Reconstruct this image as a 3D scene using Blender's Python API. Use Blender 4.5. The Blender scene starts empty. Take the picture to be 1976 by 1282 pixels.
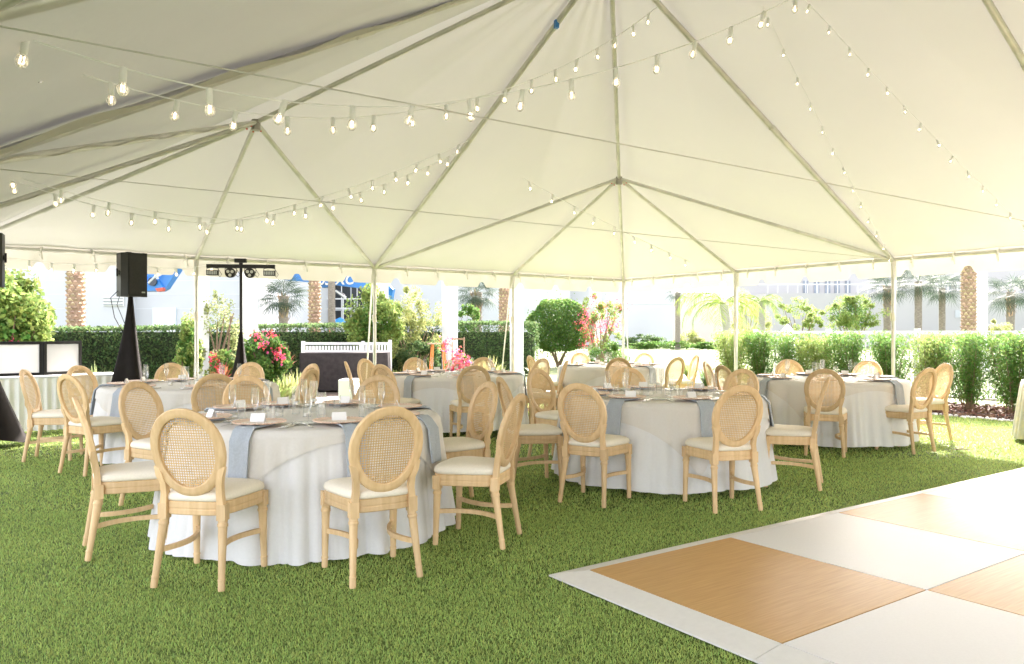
import bpy, math, random
import numpy as np
from mathutils import Vector, Matrix

# ------------------------------------------------------------------ camera, sky, sun, exposure
scene = bpy.context.scene
col = scene.collection
EYE = 1.37
cam_d = bpy.data.cameras.new("camera")
cam_d.sensor_width = 36.0
cam_d.lens = 36.0 * 1505.0 / 1976.0
cam_d.clip_start = 0.05
cam_d.clip_end = 2000.0
cam = bpy.data.objects.new("camera", cam_d)
cam.location = (0, 0, EYE)
cam.rotation_euler = (math.radians(90), 0, 0)
col.objects.link(cam)
scene.camera = cam

SUN_AZ, SUN_EL = math.radians(22), math.radians(31)      # azimuth: clockwise from +Y
sun_dir = Vector((math.sin(SUN_AZ) * math.cos(SUN_EL), math.cos(SUN_AZ) * math.cos(SUN_EL), math.sin(SUN_EL)))
world = bpy.data.worlds.new("World")
scene.world = world
world.use_nodes = True
wn = world.node_tree
sky = wn.nodes.new("ShaderNodeTexSky")
sky.sky_type = 'NISHITA'
sky.sun_disc = False
sky.sun_elevation = SUN_EL
sky.sun_rotation = SUN_AZ
sky.air_density = 0.8
sky.dust_density = 4.0
sky.ozone_density = 1.0
haze_s = wn.nodes.new("ShaderNodeHueSaturation")          # thin bright haze: a paler sky everywhere
haze_s.inputs["Saturation"].default_value = 0.40
wn.links.new(sky.outputs[0], haze_s.inputs["Color"])
wn.links.new(haze_s.outputs[0], wn.nodes["Background"].inputs[0])
wn.nodes["Background"].inputs[1].default_value = 0.15
sun_d = bpy.data.lights.new("sun", 'SUN')
sun_d.energy = 2.3
sun_d.angle = math.radians(0.6)
sun_d.color = (1.0, 0.96, 0.90)
sun = bpy.data.objects.new("sun", sun_d)
sun.rotation_euler = (-sun_dir).to_track_quat('-Z', 'Y').to_euler()
sun.location = (20, 40, 30)
col.objects.link(sun)
vs = scene.view_settings
vs.view_transform = 'Standard'
vs.look = 'None'
vs.gamma = 1.0
vs.use_curve_mapping = False
vs.exposure = 3.16
vs.use_white_balance = True
vs.white_balance_temperature = 6800
vs.white_balance_tint = 14
scene.cycles.use_denoising = True
scene.cycles.max_bounces = 10
scene.cycles.diffuse_bounces = 5
scene.cycles.glossy_bounces = 3
scene.cycles.transmission_bounces = 6
scene.cycles.transparent_max_bounces = 24
scene.cycles.sample_clamp_indirect = 6.0

RNG = np.random.default_rng(7)
random.seed(7)
PI = math.pi

# ------------------------------------------------------------------ helpers
def tag(o, label=None, cat=None, group=None, kind=None):
    if label: o["label"] = label
    if cat: o["category"] = cat
    if group: o["group"] = group
    if kind: o["kind"] = kind
    return o

def empty(name, loc=(0, 0, 0), rz=0.0, label=None, cat=None, group=None):
    o = bpy.data.objects.new(name, None)
    o.location = loc
    o.rotation_euler = (0, 0, rz)
    o.empty_display_size = 0.1
    col.objects.link(o)
    return tag(o, label, cat, group)

def link(name, me, parent=None, loc=None, rz=None):
    o = bpy.data.objects.new(name, me)
    if loc is not None: o.location = loc
    if rz is not None: o.rotation_euler = (0, 0, rz)
    o.parent = parent
    col.objects.link(o)
    return o

def np_mesh(name, verts, faces, mat, smooth=False):
    verts = np.asarray(verts, dtype=np.float32).reshape(-1, 3)
    faces = np.asarray(faces, dtype=np.int32)
    me = bpy.data.meshes.new(name)
    n, k = faces.shape
    me.vertices.add(len(verts)); me.vertices.foreach_set("co", verts.ravel())
    me.loops.add(n * k); me.loops.foreach_set("vertex_index", faces.ravel())
    me.polygons.add(n)
    me.polygons.foreach_set("loop_start", np.arange(0, n * k, k, dtype=np.int32))
    me.polygons.foreach_set("loop_total", np.full(n, k, dtype=np.int32))
    if smooth: me.polygons.foreach_set("use_smooth", np.ones(n, dtype=bool))
    me.update(calc_edges=True)
    if mat: me.materials.append(mat)
    return me

class MB:
    """collects simple solids, then becomes one mesh"""
    def __init__(s): s.v, s.f, s.m = [], [], []
    def add(s, v, f, mi=0):
        b = len(s.v); s.v += [tuple(p) for p in v]
        s.f += [tuple(i + b for i in q) for q in f]; s.m += [mi] * len(f)
        return s
    def box(s, c, d, rz=0.0, M=None, mi=0):
        x, y, z = d[0] / 2, d[1] / 2, d[2] / 2
        pts = [Vector(p) for p in ((-x,-y,-z),(x,-y,-z),(x,y,-z),(-x,y,-z),(-x,-y,z),(x,-y,z),(x,y,z),(-x,y,z))]
        R = M if M is not None else Matrix.Rotation(rz, 3, 'Z')
        pts = [R @ p + Vector(c) for p in pts]
        return s.add(pts, [(0,3,2,1),(4,5,6,7),(0,1,5,4),(1,2,6,5),(2,3,7,6),(3,0,4,7)], mi)
    def tube(s, pts, rad, n=8, caps=True, sq=False, mi=0, flat=None):
        pts = [Vector(p) for p in pts]
        if not hasattr(rad, '__len__'): rad = [rad] * len(pts)
        V, F = [], []
        ref = None
        for i, p in enumerate(pts):
            t = (pts[min(i + 1, len(pts) - 1)] - pts[max(i - 1, 0)]).normalized()
            if ref is None: ref = Vector((0, 0, 1)) if abs(t.z) < 0.9 else Vector((1, 0, 0))
            a = t.cross(ref).normalized(); b = a.cross(t).normalized()
            ref = b
            for k in range(n):
                an = 2 * PI * (k + (0.5 if sq else 0)) / n
                V.append(p + a * math.cos(an) * rad[i] * (flat or 1) + b * math.sin(an) * rad[i])
        for i in range(len(pts) - 1):
            for k in range(n):
                F.append((i*n+k, i*n+(k+1)%n, (i+1)*n+(k+1)%n, (i+1)*n+k))
        if caps:
            F.append(tuple(range(n - 1, -1, -1)))
            F.append(tuple((len(pts)-1)*n + k for k in range(n)))
        return s.add(V, F, mi)
    def lathe(s, prof, n=16, c=(0, 0, 0), mi=0):
        V, F = [], []
        for r, z in prof:
            for k in range(n):
                a = 2 * PI * k / n
                V.append((c[0] + r * math.cos(a), c[1] + r * math.sin(a), c[2] + z))
        for i in range(len(prof) - 1):
            for k in range(n):
                F.append((i*n+k, i*n+(k+1)%n, (i+1)*n+(k+1)%n, (i+1)*n+k))
        return s.add(V, F, mi)
    def prism(s, outline, z0, z1, mi=0):
        n = len(outline)
        V = [(x, y, z0) for x, y in outline] + [(x, y, z1) for x, y in outline]
        F = [tuple(range(n - 1, -1, -1)), tuple(range(n, 2 * n))]
        F += [(k, (k+1) % n, n + (k+1) % n, n + k) for k in range(n)]
        return s.add(V, F, mi)
    def mesh(s, name, mats, smooth=False, auto=None):
        me = bpy.data.meshes.new(name)
        me.from_pydata([tuple(p) for p in s.v], [], s.f)
        for m in (mats if isinstance(mats, (list, tuple)) else [mats]): me.materials.append(m)
        if any(s.m): me.polygons.foreach_set("material_index", s.m)
        if smooth:
            me.polygons.foreach_set("use_smooth", [True] * len(me.polygons))
            if auto: me.set_sharp_from_angle(angle=math.radians(auto))
        me.update()
        return me
    def build(s, name, mats, parent=None, smooth=False, auto=40, loc=None, rz=None):
        return link(name, s.mesh(name, mats, smooth, auto), parent, loc, rz)

# ------------------------------------------------------------------ materials
MATS = {}
def mat(name, base, rough=0.6, var=0.0, scale=6.0, stretch=(1, 1, 1), bump=0.0, bscale=60.0, metal=0.0, spec=0.5,
        trans=None, objvar=0.0, island=0.0, base2=None, detail=4.0, emis=None, coat=0.0, coords='Object'):
    m = bpy.data.materials.new(name); m.use_nodes = True
    nt = m.node_tree; N = nt.nodes; L = nt.links
    p = N["Principled BSDF"]; out = N["Material Output"]
    p.inputs["Roughness"].default_value = rough
    p.inputs["Metallic"].default_value = metal
    p.inputs["Specular IOR Level"].default_value = spec
    if coat: p.inputs["Coat Weight"].default_value = coat; p.inputs["Coat Roughness"].default_value = 0.15
    c = tuple(base) + (1,)
    sock = None
    tc = N.new("ShaderNodeTexCoord"); mp = N.new("ShaderNodeMapping")
    mp.inputs["Scale"].default_value = stretch
    L.new(tc.outputs[coords], mp.inputs[0])
    if var or base2:
        nz = N.new("ShaderNodeTexNoise"); nz.inputs["Scale"].default_value = scale; nz.inputs["Detail"].default_value = detail
        L.new(mp.outputs[0], nz.inputs["Vector"])
        rp = N.new("ShaderNodeValToRGB")
        b2 = base2 or tuple(v * (1 - var) for v in base)
        b1 = base if base2 else tuple(min(1, v * (1 + var)) for v in base)
        rp.color_ramp.elements[0].position = 0.3; rp.color_ramp.elements[0].color = tuple(b2) + (1,)
        rp.color_ramp.elements[1].position = 0.7; rp.color_ramp.elements[1].color = tuple(b1) + (1,)
        L.new(nz.outputs[0], rp.inputs[0]); sock = rp.outputs[0]
    if objvar or island:
        hv = N.new("ShaderNodeHueSaturation")
        if sock: L.new(sock, hv.inputs["Color"])
        else: hv.inputs["Color"].default_value = c
        mr = N.new("ShaderNodeMapRange")
        a = objvar or island
        mr.inputs[3].default_value = 1 - a; mr.inputs[4].default_value = 1 + a
        if objvar:
            oi = N.new("ShaderNodeObjectInfo"); L.new(oi.outputs["Random"], mr.inputs[0])
        else:
            ge = N.new("ShaderNodeNewGeometry"); L.new(ge.outputs["Random Per Island"], mr.inputs[0])
            mh = N.new("ShaderNodeMapRange"); mh.inputs[3].default_value = 0.5 + 0.035; mh.inputs[4].default_value = 0.5 - 0.03
            mu = N.new("ShaderNodeMath"); mu.operation = 'MULTIPLY'; mu.inputs[1].default_value = 7.31
            fr = N.new("ShaderNodeMath"); fr.operation = 'FRACT'
            L.new(ge.outputs["Random Per Island"], mu.inputs[0]); L.new(mu.outputs[0], fr.inputs[0]); L.new(fr.outputs[0], mh.inputs[0])
            L.new(mh.outputs[0], hv.inputs["Hue"])
        L.new(mr.outputs[0], hv.inputs["Value"]); sock = hv.outputs[0]
    if sock: L.new(sock, p.inputs["Base Color"])
    else: p.inputs["Base Color"].default_value = c
    if bump:
        nb = N.new("ShaderNodeTexNoise"); nb.inputs["Scale"].default_value = bscale; nb.inputs["Detail"].default_value = 3
        L.new(mp.outputs[0], nb.inputs["Vector"])
        bp = N.new("ShaderNodeBump"); bp.inputs["Strength"].default_value = bump; bp.inputs["Distance"].default_value = 0.01
        L.new(nb.outputs[0], bp.inputs["Height"]); L.new(bp.outputs[0], p.inputs["Normal"])
    if trans:
        fac, tcol = trans
        t = N.new("ShaderNodeBsdfTranslucent"); mx = N.new("ShaderNodeMixShader"); mx.inputs[0].default_value = fac
        if tcol is None and sock:
            g = N.new("ShaderNodeGamma"); g.inputs[1].default_value = 0.75
            L.new(sock, g.inputs[0]); L.new(g.outputs[0], t.inputs[0])
        else: t.inputs[0].default_value = tuple(tcol or base) + (1,)
        L.new(p.outputs[0], mx.inputs[1]); L.new(t.outputs[0], mx.inputs[2]); L.new(mx.outputs[0], out.inputs[0])
    if emis:
        p.inputs["Emission Color"].default_value = tuple(emis[0]) + (1,); p.inputs["Emission Strength"].default_value = emis[1]
    MATS[name] = m
    return m

def glass_mat(name, tint=(1, 1, 1), body=0.05):
    m = bpy.data.materials.new(name); m.use_nodes = True
    nt = m.node_tree; N = nt.nodes; L = nt.links
    N.remove(N["Principled BSDF"])
    tr = N.new("ShaderNodeBsdfTransparent"); tr.inputs[0].default_value = tuple(tint) + (1,)
    gl = N.new("ShaderNodeBsdfGlossy"); gl.inputs["Roughness"].default_value = 0.03
    df = N.new("ShaderNodeBsdfDiffuse"); df.inputs[0].default_value = (.9, .9, .88, 1)
    lw = N.new("ShaderNodeLayerWeight"); lw.inputs[0].default_value = 0.35
    ml = N.new("ShaderNodeMath"); ml.operation = 'MULTIPLY_ADD'; ml.inputs[1].default_value = 0.45; ml.inputs[2].default_value = 0.03
    L.new(lw.outputs["Fresnel"], ml.inputs[0])
    m1 = N.new("ShaderNodeMixShader"); m2 = N.new("ShaderNodeMixShader"); m2.inputs[0].default_value = body
    L.new(ml.outputs[0], m1.inputs[0]); L.new(tr.outputs[0], m1.inputs[1]); L.new(gl.outputs[0], m1.inputs[2])
    L.new(m1.outputs[0], m2.inputs[1]); L.new(df.outputs[0], m2.inputs[2]); L.new(m2.outputs[0], N["Material Output"].inputs[0])
    return m

wood = mat("limewashed_oak", (.73, .515, .285), .55, scale=7, stretch=(6, 6, .7), base2=(.62, .41, .205), objvar=.12, bump=.12, bscale=40)
cane = mat("woven_cane", (.62, .42, .20), .6, objvar=.06, var=.12, scale=30, trans=(.3, (.72, .52, .32)))
linen_seat = mat("cream_linen", (.78, .71, .58), .9, var=.04, scale=90, bump=.1, bscale=500)
cloth = mat("white_tablecloth", (.84, .83, .81), .9, var=.02, scale=60, bump=.08, bscale=400, trans=(.15, (.8, .78, .72)))
overlay_m = mat("ivory_linen", (.765, .735, .68), .92, scale=70, stretch=(1, 1, 1), base2=(.735, .70, .645), bump=.15, bscale=350, trans=(.12, (.8, .75, .65)))
napkin_m = mat("blue_grey_linen", (.40, .44, .48), .95, var=.08, scale=90, bump=.15, bscale=500)
charger_m = mat("rose_charger", (.72, .52, .40), .45, var=.08, scale=20)
plate_in_m = mat("cream_charger_center", (.80, .68, .57), .5)
paper = mat("white_paper", (.85, .84, .82), .8)
steel = mat("cutlery_steel", (.62, .60, .56), .22, metal=1.0)
glass = glass_mat("clear_glass", (.985, .99, .985), .05)
glass_b = glass_mat("bulb_glass", (1, .99, .97), .30)
filament = mat("bulb_filament", (.9, .7, .4), .5, emis=((1, .82, .58), 2.2))
socket_m = mat("white_socket", (.9, .9, .89), .45, trans=(.3, (.9, .9, .88)))
candle_m = mat("candle_wax", (.88, .86, .80), .5, trans=(.3, (.9, .85, .75)))
alu = mat("tent_aluminium", (.60, .585, .54), .45, metal=.45, var=.12, scale=5)
alu_d = mat("crown_steel", (.34, .32, .28), .5, metal=.6)
red_m = mat("red_locking_pin", (.55, .09, .05), .5)
rope_m = mat("tent_rope", (.62, .58, .50), .9)
strap_m = mat("white_strap", (.80, .78, .74), .8)
black = mat("black_speaker_cloth", (.022, .02, .02), .75, var=.2, scale=40)
blackp = mat("black_plastic", (.022, .021, .021), .45, spec=.25)
blackf = mat("black_stretch_fabric", (.014, .011, .010), .8, var=.2, scale=8, spec=.15)
brownf = mat("charcoal_brown_cloth", (.035, .028, .028), .9, var=.3, scale=12)
screen_m = mat("white_screen_fabric", (.75, .75, .75), .8, trans=(.4, (.62, .62, .61)))
concrete = mat("pale_concrete", (.55, .53, .50), .85, var=.08, scale=8, bump=.2, bscale=60)
white_paint = mat("white_paint", (.72, .72, .71), .5, var=.03, scale=4)
stucco = mat("white_stucco", (.52, .53, .545), .85, var=.03, scale=.4, bump=.1, bscale=12)
stucco2 = mat("warm_white_stucco", (.42, .41, .40), .85, var=.04, scale=.4, bump=.1, bscale=12)
joint_m = mat("wall_joint", (.60, .62, .64), .8)
vent_m = mat("vent_metal", (.45, .47, .48), .5)
door_m = mat("pale_blue_door", (.62, .72, .78), .5)
pale_window = mat("pale_window", (.22, .25, .28), .2, var=.3, scale=.8)
window_m = mat("dark_window", (.03, .035, .04), .08, var=.3, scale=.6)
blue_m = mat("lift_blue", (.015, .17, .50), .35, var=.1, scale=2)
blue_d = mat("lift_dark", (.03, .04, .06), .4)
blue_u = mat("umbrella_blue", (.01, .20, .55), .8)
mulch_m = mat("brown_mulch", (.12, .06, .04), .95, base2=(.05, .025, .018), scale=25, bump=.6, bscale=40)
chip_m = mat("mulch_chip", (.18, .10, .07), .9, island=.5)
stone_m = mat("white_pebble", (.62, .60, .57), .8, island=.25)
orange_m = mat("orange_wood", (.60, .20, .04), .5)
brown_w = mat("weathered_wood", (.28, .18, .11), .7, var=.2, scale=9)
soil = mat("garden_soil", (.10, .07, .05), .95, var=.3, scale=6, bump=.4, bscale=20)
def leafm(name, c, tf=.45, isl=.35): return mat(name, c, .6, island=isl, trans=(tf, None), spec=.18)
leaf_dark = leafm("dark_hedge_leaf", (.075, .13, .04))
leaf_mid = leafm("mid_green_leaf", (.085, .17, .03))
leaf_lime = leafm("lime_leaf", (.18, .25, .055))
leaf_yel = leafm("yellow_green_leaf", (.28, .31, .10))
leaf_pale = leafm("pale_variegated_leaf", (.30, .34, .13))
leaf_sabal = leafm("sabal_leaf", (.04, .075, .04), .25)
leaf_areca = leafm("areca_leaf", (.20, .28, .04))
flower_p = leafm("pink_bract", (.62, .07, .13), .4, .2)
flower_r = leafm("red_bract", (.62, .05, .06), .4, .2)
ti_leaf = leafm("red_ti_leaf", (.45, .13, .07), .4, .35)
bark_d = mat("date_palm_bark", (.34, .24, .16), .9, base2=(.20, .13, .085), scale=14, bump=.5, bscale=30)
boot_m = mat("palm_boot", (.42, .31, .21), .9, island=.35)
bark_s = mat("sabal_bark", (.30, .26, .22), .9, base2=(.18, .15, .12), scale=10, stretch=(1, 1, 3), bump=.5, bscale=25)
bark_g = mat("grey_palm_bark", (.42, .40, .36), .85, base2=(.30, .28, .25), scale=6, stretch=(1, 1, 5))
stem_m = mat("woody_stem", (.20, .14, .09), .9)
turf_base = mat("turf_backing", (.10, .145, .025), .95, base2=(.075, .115, .02), scale=40)
blade_m = mat("turf_blade", (.38, .48, .125), .55, base2=(.31, .41, .10), scale=1.3, island=.36, trans=(.25, None), spec=.3)
lawn_m = mat("lawn_grass", (.12, .16, .05), .95, base2=(.09, .125, .04), scale=1.2, bump=.6, bscale=40, coords='Object')
floor_w = mat("white_floor_panel", (.66, .645, .62), .45, var=.02, scale=90, spec=.06)
floor_t = mat("white_floor_trim", (.68, .66, .62), .42, var=.03, scale=30)
joint_f = mat("floor_joint", (.30, .27, .22), .7)
floral = mat("grey_floral_cloth", (.42, .46, .50), .9, base2=(.70, .66, .52), scale=9)

# wood panel of the dance floor: grain runs along local x
floor_b = mat("wood_floor_panel", (.55, .335, .14), .40, scale=5, stretch=(.8, 18, 1), base2=(.46, .27, .105), detail=8, spec=.05)

# ------------------------------------------------------------------ tent geometry (numbers from the survey of the frame)
TH = 0.952923
U = np.array([-math.sin(TH), -math.cos(TH)])      # along the far eave, from the far corner to the left
V = np.array([math.cos(TH), -math.sin(TH)])       # along the right eave, towards the camera side
CB = np.array([2.503, 17.546])
SU, SV = 3.05, 3.106
ZE, ZC, ZP = EYE + 1.159, EYE + 2.623, EYE + 4.38
def g(i, j, z): p = CB + U * SU * i + V * SV * j; return Vector((p[0], p[1], z))
def Lp(i, z=ZE): return g(i, 0, z)      # far-left eave
def Rp(j, z=ZE): return g(0, j, z)      # right eave
def Np(j, z=ZE): return g(4, j, z)      # near-left eave
NJ = 5
PK1, PK2 = g(2, 2, ZP), g(2, 3, ZP)
CRB, CRA = g(.992, .992, ZC), g(3.008, .992, ZC)
CRC, CRD = g(.992, 4.008, ZC), g(3.008, 4.008, ZC)

def at(x, y, Y):
    """survey point: picture bearing x, y at distance Y"""
    return Vector(((x - 988) / 1505 * Y, Y, EYE - (y - 641) * Y / 1505))
def gx(x, Y): return (x - 988) / 1505 * Y

# ------------------------------------------------------------------ setting: ground, path, beds
def sheet(name, pts, z, m, kind='structure', sub=0):
    me = bpy.data.meshes.new(name)
    me.from_pydata([(x, y, z) for x, y in pts], [], [tuple(range(len(pts)))])
    me.materials.append(m)
    return tag(link(name, me), kind=kind)
sheet("lawn", [(-400, -60), (400, -60), (400, 700), (-400, 700)], -0.03, lawn_m)
def offs(i, j, du=0, dv=0):
    p = CB + U * (SU * i + du) + V * (SV * j + dv); return (p[0], p[1])
# outward of far-left eave is -V, outward of right eave is -U
sheet("turf_ground", [offs(0, 0, -1.05, -1.3), offs(4, 0, 2.0, -1.3), offs(4, 7, 2.0, 0), offs(0, 7, -1.05, 0)], -0.012, turf_base)
sheet("path", [offs(0, 0, -.6, -2.9), offs(4, 0, 9.0, -2.9), offs(4, 0, 9.0, -1.3), offs(0, 0, -.6, -1.3)], -0.006, concrete)
sheet("planting_bed", [offs(0, 0, 1, -9.5), offs(4, 0, 9.0, -9.5), offs(4, 0, 9.0, -2.9), offs(0, 0, 1, -2.9)], -0.016, soil)
sheet("mulch_bed", [offs(0, -.3, -3.6, 0), offs(0, -.3, -1.05, 0), offs(0, 7, -1.05, 0), offs(0, 7, -3.6, 0)], -0.010, mulch_m)

def in_poly(p, o, ex, ey, a0, a1, b0, b1):
    d = p - o; a = d @ ex; b = d @ ey
    return (a > a0) & (a < a1) & (b > b0) & (b < b1)

# dance floor frame
EA = np.array([math.sin(TH + .006), math.cos(TH + .006)])
EB = np.array([EA[1], -EA[0]])
DO = np.array([.435, 4.397]); TA, TB = 1.212, 1.268
NA, NB = 6, 4

# turf blades (uncountable): one mesh, denser where the eye is near
def turf():
    P, W, H = [], [], []
    for y0, y1, dens, w, h in ((2.6, 4.2, 17000, .0040, .016), (4.2, 6.0, 10000, .0052, .018), (6.0, 8.5, 4800, .0075, .020), (8.5, 15.5, 1600, .012, .022)):
        x0, x1 = -.72 * y1 - .3, .72 * y1 + .3
        n = int((x1 - x0) * (y1 - y0) * dens)
        p = np.stack([RNG.uniform(x0, x1, n), RNG.uniform(y0, y1, n)], 1)
        p = p[np.abs(p[:, 0]) < .70 * p[:, 1] + .35]
        p = p[~in_poly(p, DO, EA, EB, -.20, NA * TA + .4, -.13, NB * TB + .3)]
        d = p - CB
        v = d @ V; u = d @ U
        p = p[(v > -1.28) & (u > -1.03)]
        P.append(p); W.append(np.full(len(p), w)); H.append(np.full(len(p), h))
    P = np.concatenate(P); W = np.concatenate(W); H = np.concatenate(H); n = len(P)
    az = RNG.uniform(0, 2 * PI, n); lean = RNG.uniform(.1, .95, n); H = H * RNG.uniform(.6, 1.15, n)
    d = np.stack([np.cos(az), np.sin(az)], 1)
    fa = RNG.uniform(0, PI, n)
    s = np.stack([np.cos(fa), np.sin(fa)], 1)
    b = np.zeros((n, 4, 3), np.float32)
    b[:, 0, :2] = P - s * W[:, None] / 2; b[:, 1, :2] = P + s * W[:, None] / 2
    b[:, :2, 2] = -.012
    tip = P + d * (H * lean)[:, None]
    b[:, 2, :2] = tip + s * W[:, None] * .25; b[:, 3, :2] = tip - s * W[:, None] * .25
    b[:, 2:, 2] = (H * np.sqrt(1 - (lean * .9) ** 2))[:, None] - .012
    f = np.arange(4 * n, dtype=np.int32).reshape(n, 4)
    o = link("turf_grass", np_mesh("turf_grass", b, f, blade_m))
    tag(o, "short green artificial turf covering the ground under the tent", "turf", kind="stuff")
turf()

# ------------------------------------------------------------------ dance floor
df = empty("dance_floor", (DO[0], DO[1], 0), math.atan2(EA[1], EA[0]),
           "checkerboard dance floor of white and light wood panels at the right", "dance floor")
def panel_mesh(name, m):
    b = MB(); e = .004
    o = [(e, -e), (e, -TB + e), (TA - e, -TB + e), (TA - e, -e)]
    b.prism(o, .006, .030); me = b.mesh(name, m); return me
pw, pb = panel_mesh("floor_panel", floor_w), panel_mesh("floor_panel", floor_b)
for i in range(NA):
    for j in range(NB):
        link("floor_panel", pb if (i + j) % 2 == 0 else pw, df, (i * TA, -j * TB, 0))
b = MB(); b.box((NA * TA / 2, -NB * TB / 2, .012), (NA * TA - .02, NB * TB - .02, .020)); b.build("floor_joint", joint_f, df)
def ramp(pts_in, pts_out):
    b = MB()
    (a, c), (d, e) = pts_in, pts_out
    b.add([(a[0], a[1], .029), (c[0], c[1], .029), (e[0], e[1], .004), (d[0], d[1], .004),
           (a[0], a[1], -.005), (c[0], c[1], -.005), (e[0], e[1], -.005), (d[0], d[1], -.005)],
          [(0, 3, 2, 1), (3, 7, 6, 2), (0, 4, 7, 3), (1, 2, 6, 5), (4, 5, 6, 7), (0, 1, 5, 4)])
    b.build("edge_ramp", floor_t, df)
wa, wb = .19, .125
for i in range(NA):     # far-left edge
    x0, x1 = i * TA + .002, (i + 1) * TA - .002
    ramp(((x0, .002), (x1, .002)), ((x0 if i else -wa, wb), (x1, wb)))
for j in range(NB):
    y0, y1 = -j * TB - .002, -(j + 1) * TB + .002
    ramp(((-.002, y1), (-.002, y0)), ((-wa, y1), (-wa, y0 if j else wb - .003)))
    ramp(((NA*TA+.002, y0), (NA*TA+.002, y1)), ((NA*TA+wa, y0), (NA*TA+wa, y1)))

# ------------------------------------------------------------------ tent
tent_c = g(2, 3, 0)
canopy_m = mat("tent_canopy_vinyl", (.84, .815, .785), .7, var=.03, scale=.6, spec=.2, trans=(.20, (.11, .109, .107)), bump=.5, bscale=5.0, stretch=(1, 1, 1))
valance_m = mat("tent_valance_vinyl", (.74, .71, .63), .7, var=.03, scale=1.0, spec=.2, trans=(.2, (.27, .265, .24)), bump=.2, bscale=6.0)
tent = empty("frame_tent", (0, 0, 0), 0, "large white frame tent with peaked canopy over the tables", "tent")

def canopy_face(name, A, B, C, D, nu, nv):
    """bilinear sheet A-B (eave) to D-C (ridge), softly rippled along its length"""
    A, B, C, D = map(np.array, (A, B, C, D))
    u = np.linspace(0, 1, nu + 1); v = np.linspace(0, 1, nv + 1)
    uu, vv = np.meshgrid(u, v)
    P = (A[None, None] * ((1-uu)*(1-vv))[..., None] + B * (uu*(1-vv))[..., None] + C * (uu*vv)[..., None] + D * ((1-uu)*vv)[..., None])
    L = np.linalg.norm(B - A); s = uu * L / SV if L > 13 else uu * 4
    bay = np.abs(np.sin(PI * s))
    edge = np.minimum(1, 4 * vv * (1 - vv) + .0)
    rip = .010 * np.sin(uu * 90 + 3 * np.sin(vv * 9)) * np.exp(-((vv - .02) / .12) ** 2) + .012 * np.sin(uu * 60 + vv * 3) * np.exp(-((vv - 1) / .25) ** 2)
    P[..., 2] += .055 - .045 * bay * edge + rip
    n1 = nu + 1
    F = [(j*n1+i, j*n1+i+1, (j+1)*n1+i+1, (j+1)*n1+i) for j in range(nv) for i in range(nu)]
    return link(name, np_mesh(name, P, F, canopy_m, True), tent)
eps = .02
canopy_face("canopy_panel", Lp(4), Lp(0), PK1 + Vector((.001, 0, 0)), PK1, 96, 40)
canopy_face("canopy_panel", Rp(0), Rp(NJ), PK2, PK1, 120, 40)
canopy_face("canopy_panel", Np(NJ), Np(0), PK1, PK2, 120, 40)
canopy_face("canopy_panel", Rp(NJ), Np(NJ), PK2 + Vector((.001, 0, 0)), PK2, 96, 40)

def pole(name, a, b, r=.029, parent=tent, m=alu, n=10):
    return MB().tube([a, b], r, n).build(name, m, parent, True, 40)
# perimeter posts and eave beams
per = [Lp(i) for i in range(5)] + [Np(j) for j in range(1, NJ + 1)] + [g(i, NJ, ZE) for i in (3, 2, 1, 0)] + [Rp(j) for j in range(NJ - 1, 0, -1)]
for k, p in enumerate(per):
    q = per[(k + 1) % len(per)]
    pole("eave_beam", p, q, .027)
    near_cam = (p.x ** 2 + p.y ** 2) < 1.2
    if near_cam: continue
    base = Vector((p.x, p.y, 0))
    post = MB().tube([base + Vector((0, 0, .012)), p], .029, 10).tube([p + Vector((0, 0, -.10)), p + Vector((0, 0, .03))], .036, 10)
    post = post.build("post", alu, tent, True, 40)
    MB().box((base.x, base.y, .006), (.16, .16, .012)).build("base_plate", alu_d, post)
# rafters
raft = [(Lp(2), PK1), (CRB, PK1), (CRA, PK1), (Lp(0), CRB), (Lp(4), CRA), (Lp(1), CRB), (Lp(2), CRB), (Rp(1), CRB), (Rp(2), CRB),
        (Lp(3), CRA), (Lp(2), CRA), (Np(1), CRA), (Np(2), CRA)]
for j in (2, 3):
    top = g(2, j, ZP)
    raft += [(Rp(j), top), (Np(j), top)]
raft += [(PK1, PK2), (g(2, NJ, ZE), PK2), (CRC, PK2), (CRD, PK2), (Rp(NJ), CRC), (Np(NJ), CRD), (g(1, NJ, ZE), CRC), (g(2, NJ, ZE), CRC), (Rp(4), CRC), (Rp(3), CRC),
         (g(3, NJ, ZE), CRD), (g(2, NJ, ZE), CRD), (Np(4), CRD), (Np(3), CRD)]
for a, c in raft:
    a2 = a + Vector((0, 0, -.012)); c2 = c + Vector((0, 0, -.012))
    r = .036 if (c - a).length > 5 else .030
    rf = pole("rafter", a2, c2, r)
    m_ = a2.lerp(c2, .5)
    if (c - a).length > 5:
        dd = (c2 - a2).normalized()
        MB().tube([m_ - dd * .10, m_ + dd * .10], .043, 10).build("sleeve", alu, rf, True, 40)
for c in (CRB, CRA, CRC, CRD, PK1, PK2):
    b = MB().tube([c + Vector((0, 0, -.11)), c + Vector((0, 0, .02))], .055, 10)
    ob = b.build("crown_fitting", alu_d, tent, True, 40)
    if c in (CRB, CRA):
        for e in ((Lp(0), Lp(1), Lp(2), Rp(1), Rp(2)) if c == CRB else (Lp(4), Lp(3), Lp(2), Np(1), Np(2))):
            d = (e - c).normalized()
            MB().tube([c + d * .13 + Vector((0, 0, -.055)), c + d * .13 + Vector((0, 0, .0))], .012, 6).build("locking_pin", red_m, ob)
# tension cables
for j in (2, 3):
    MB().tube([Np(j), Rp(j)], .0042, 6).build("tension_cable", alu, tent, True)
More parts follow.
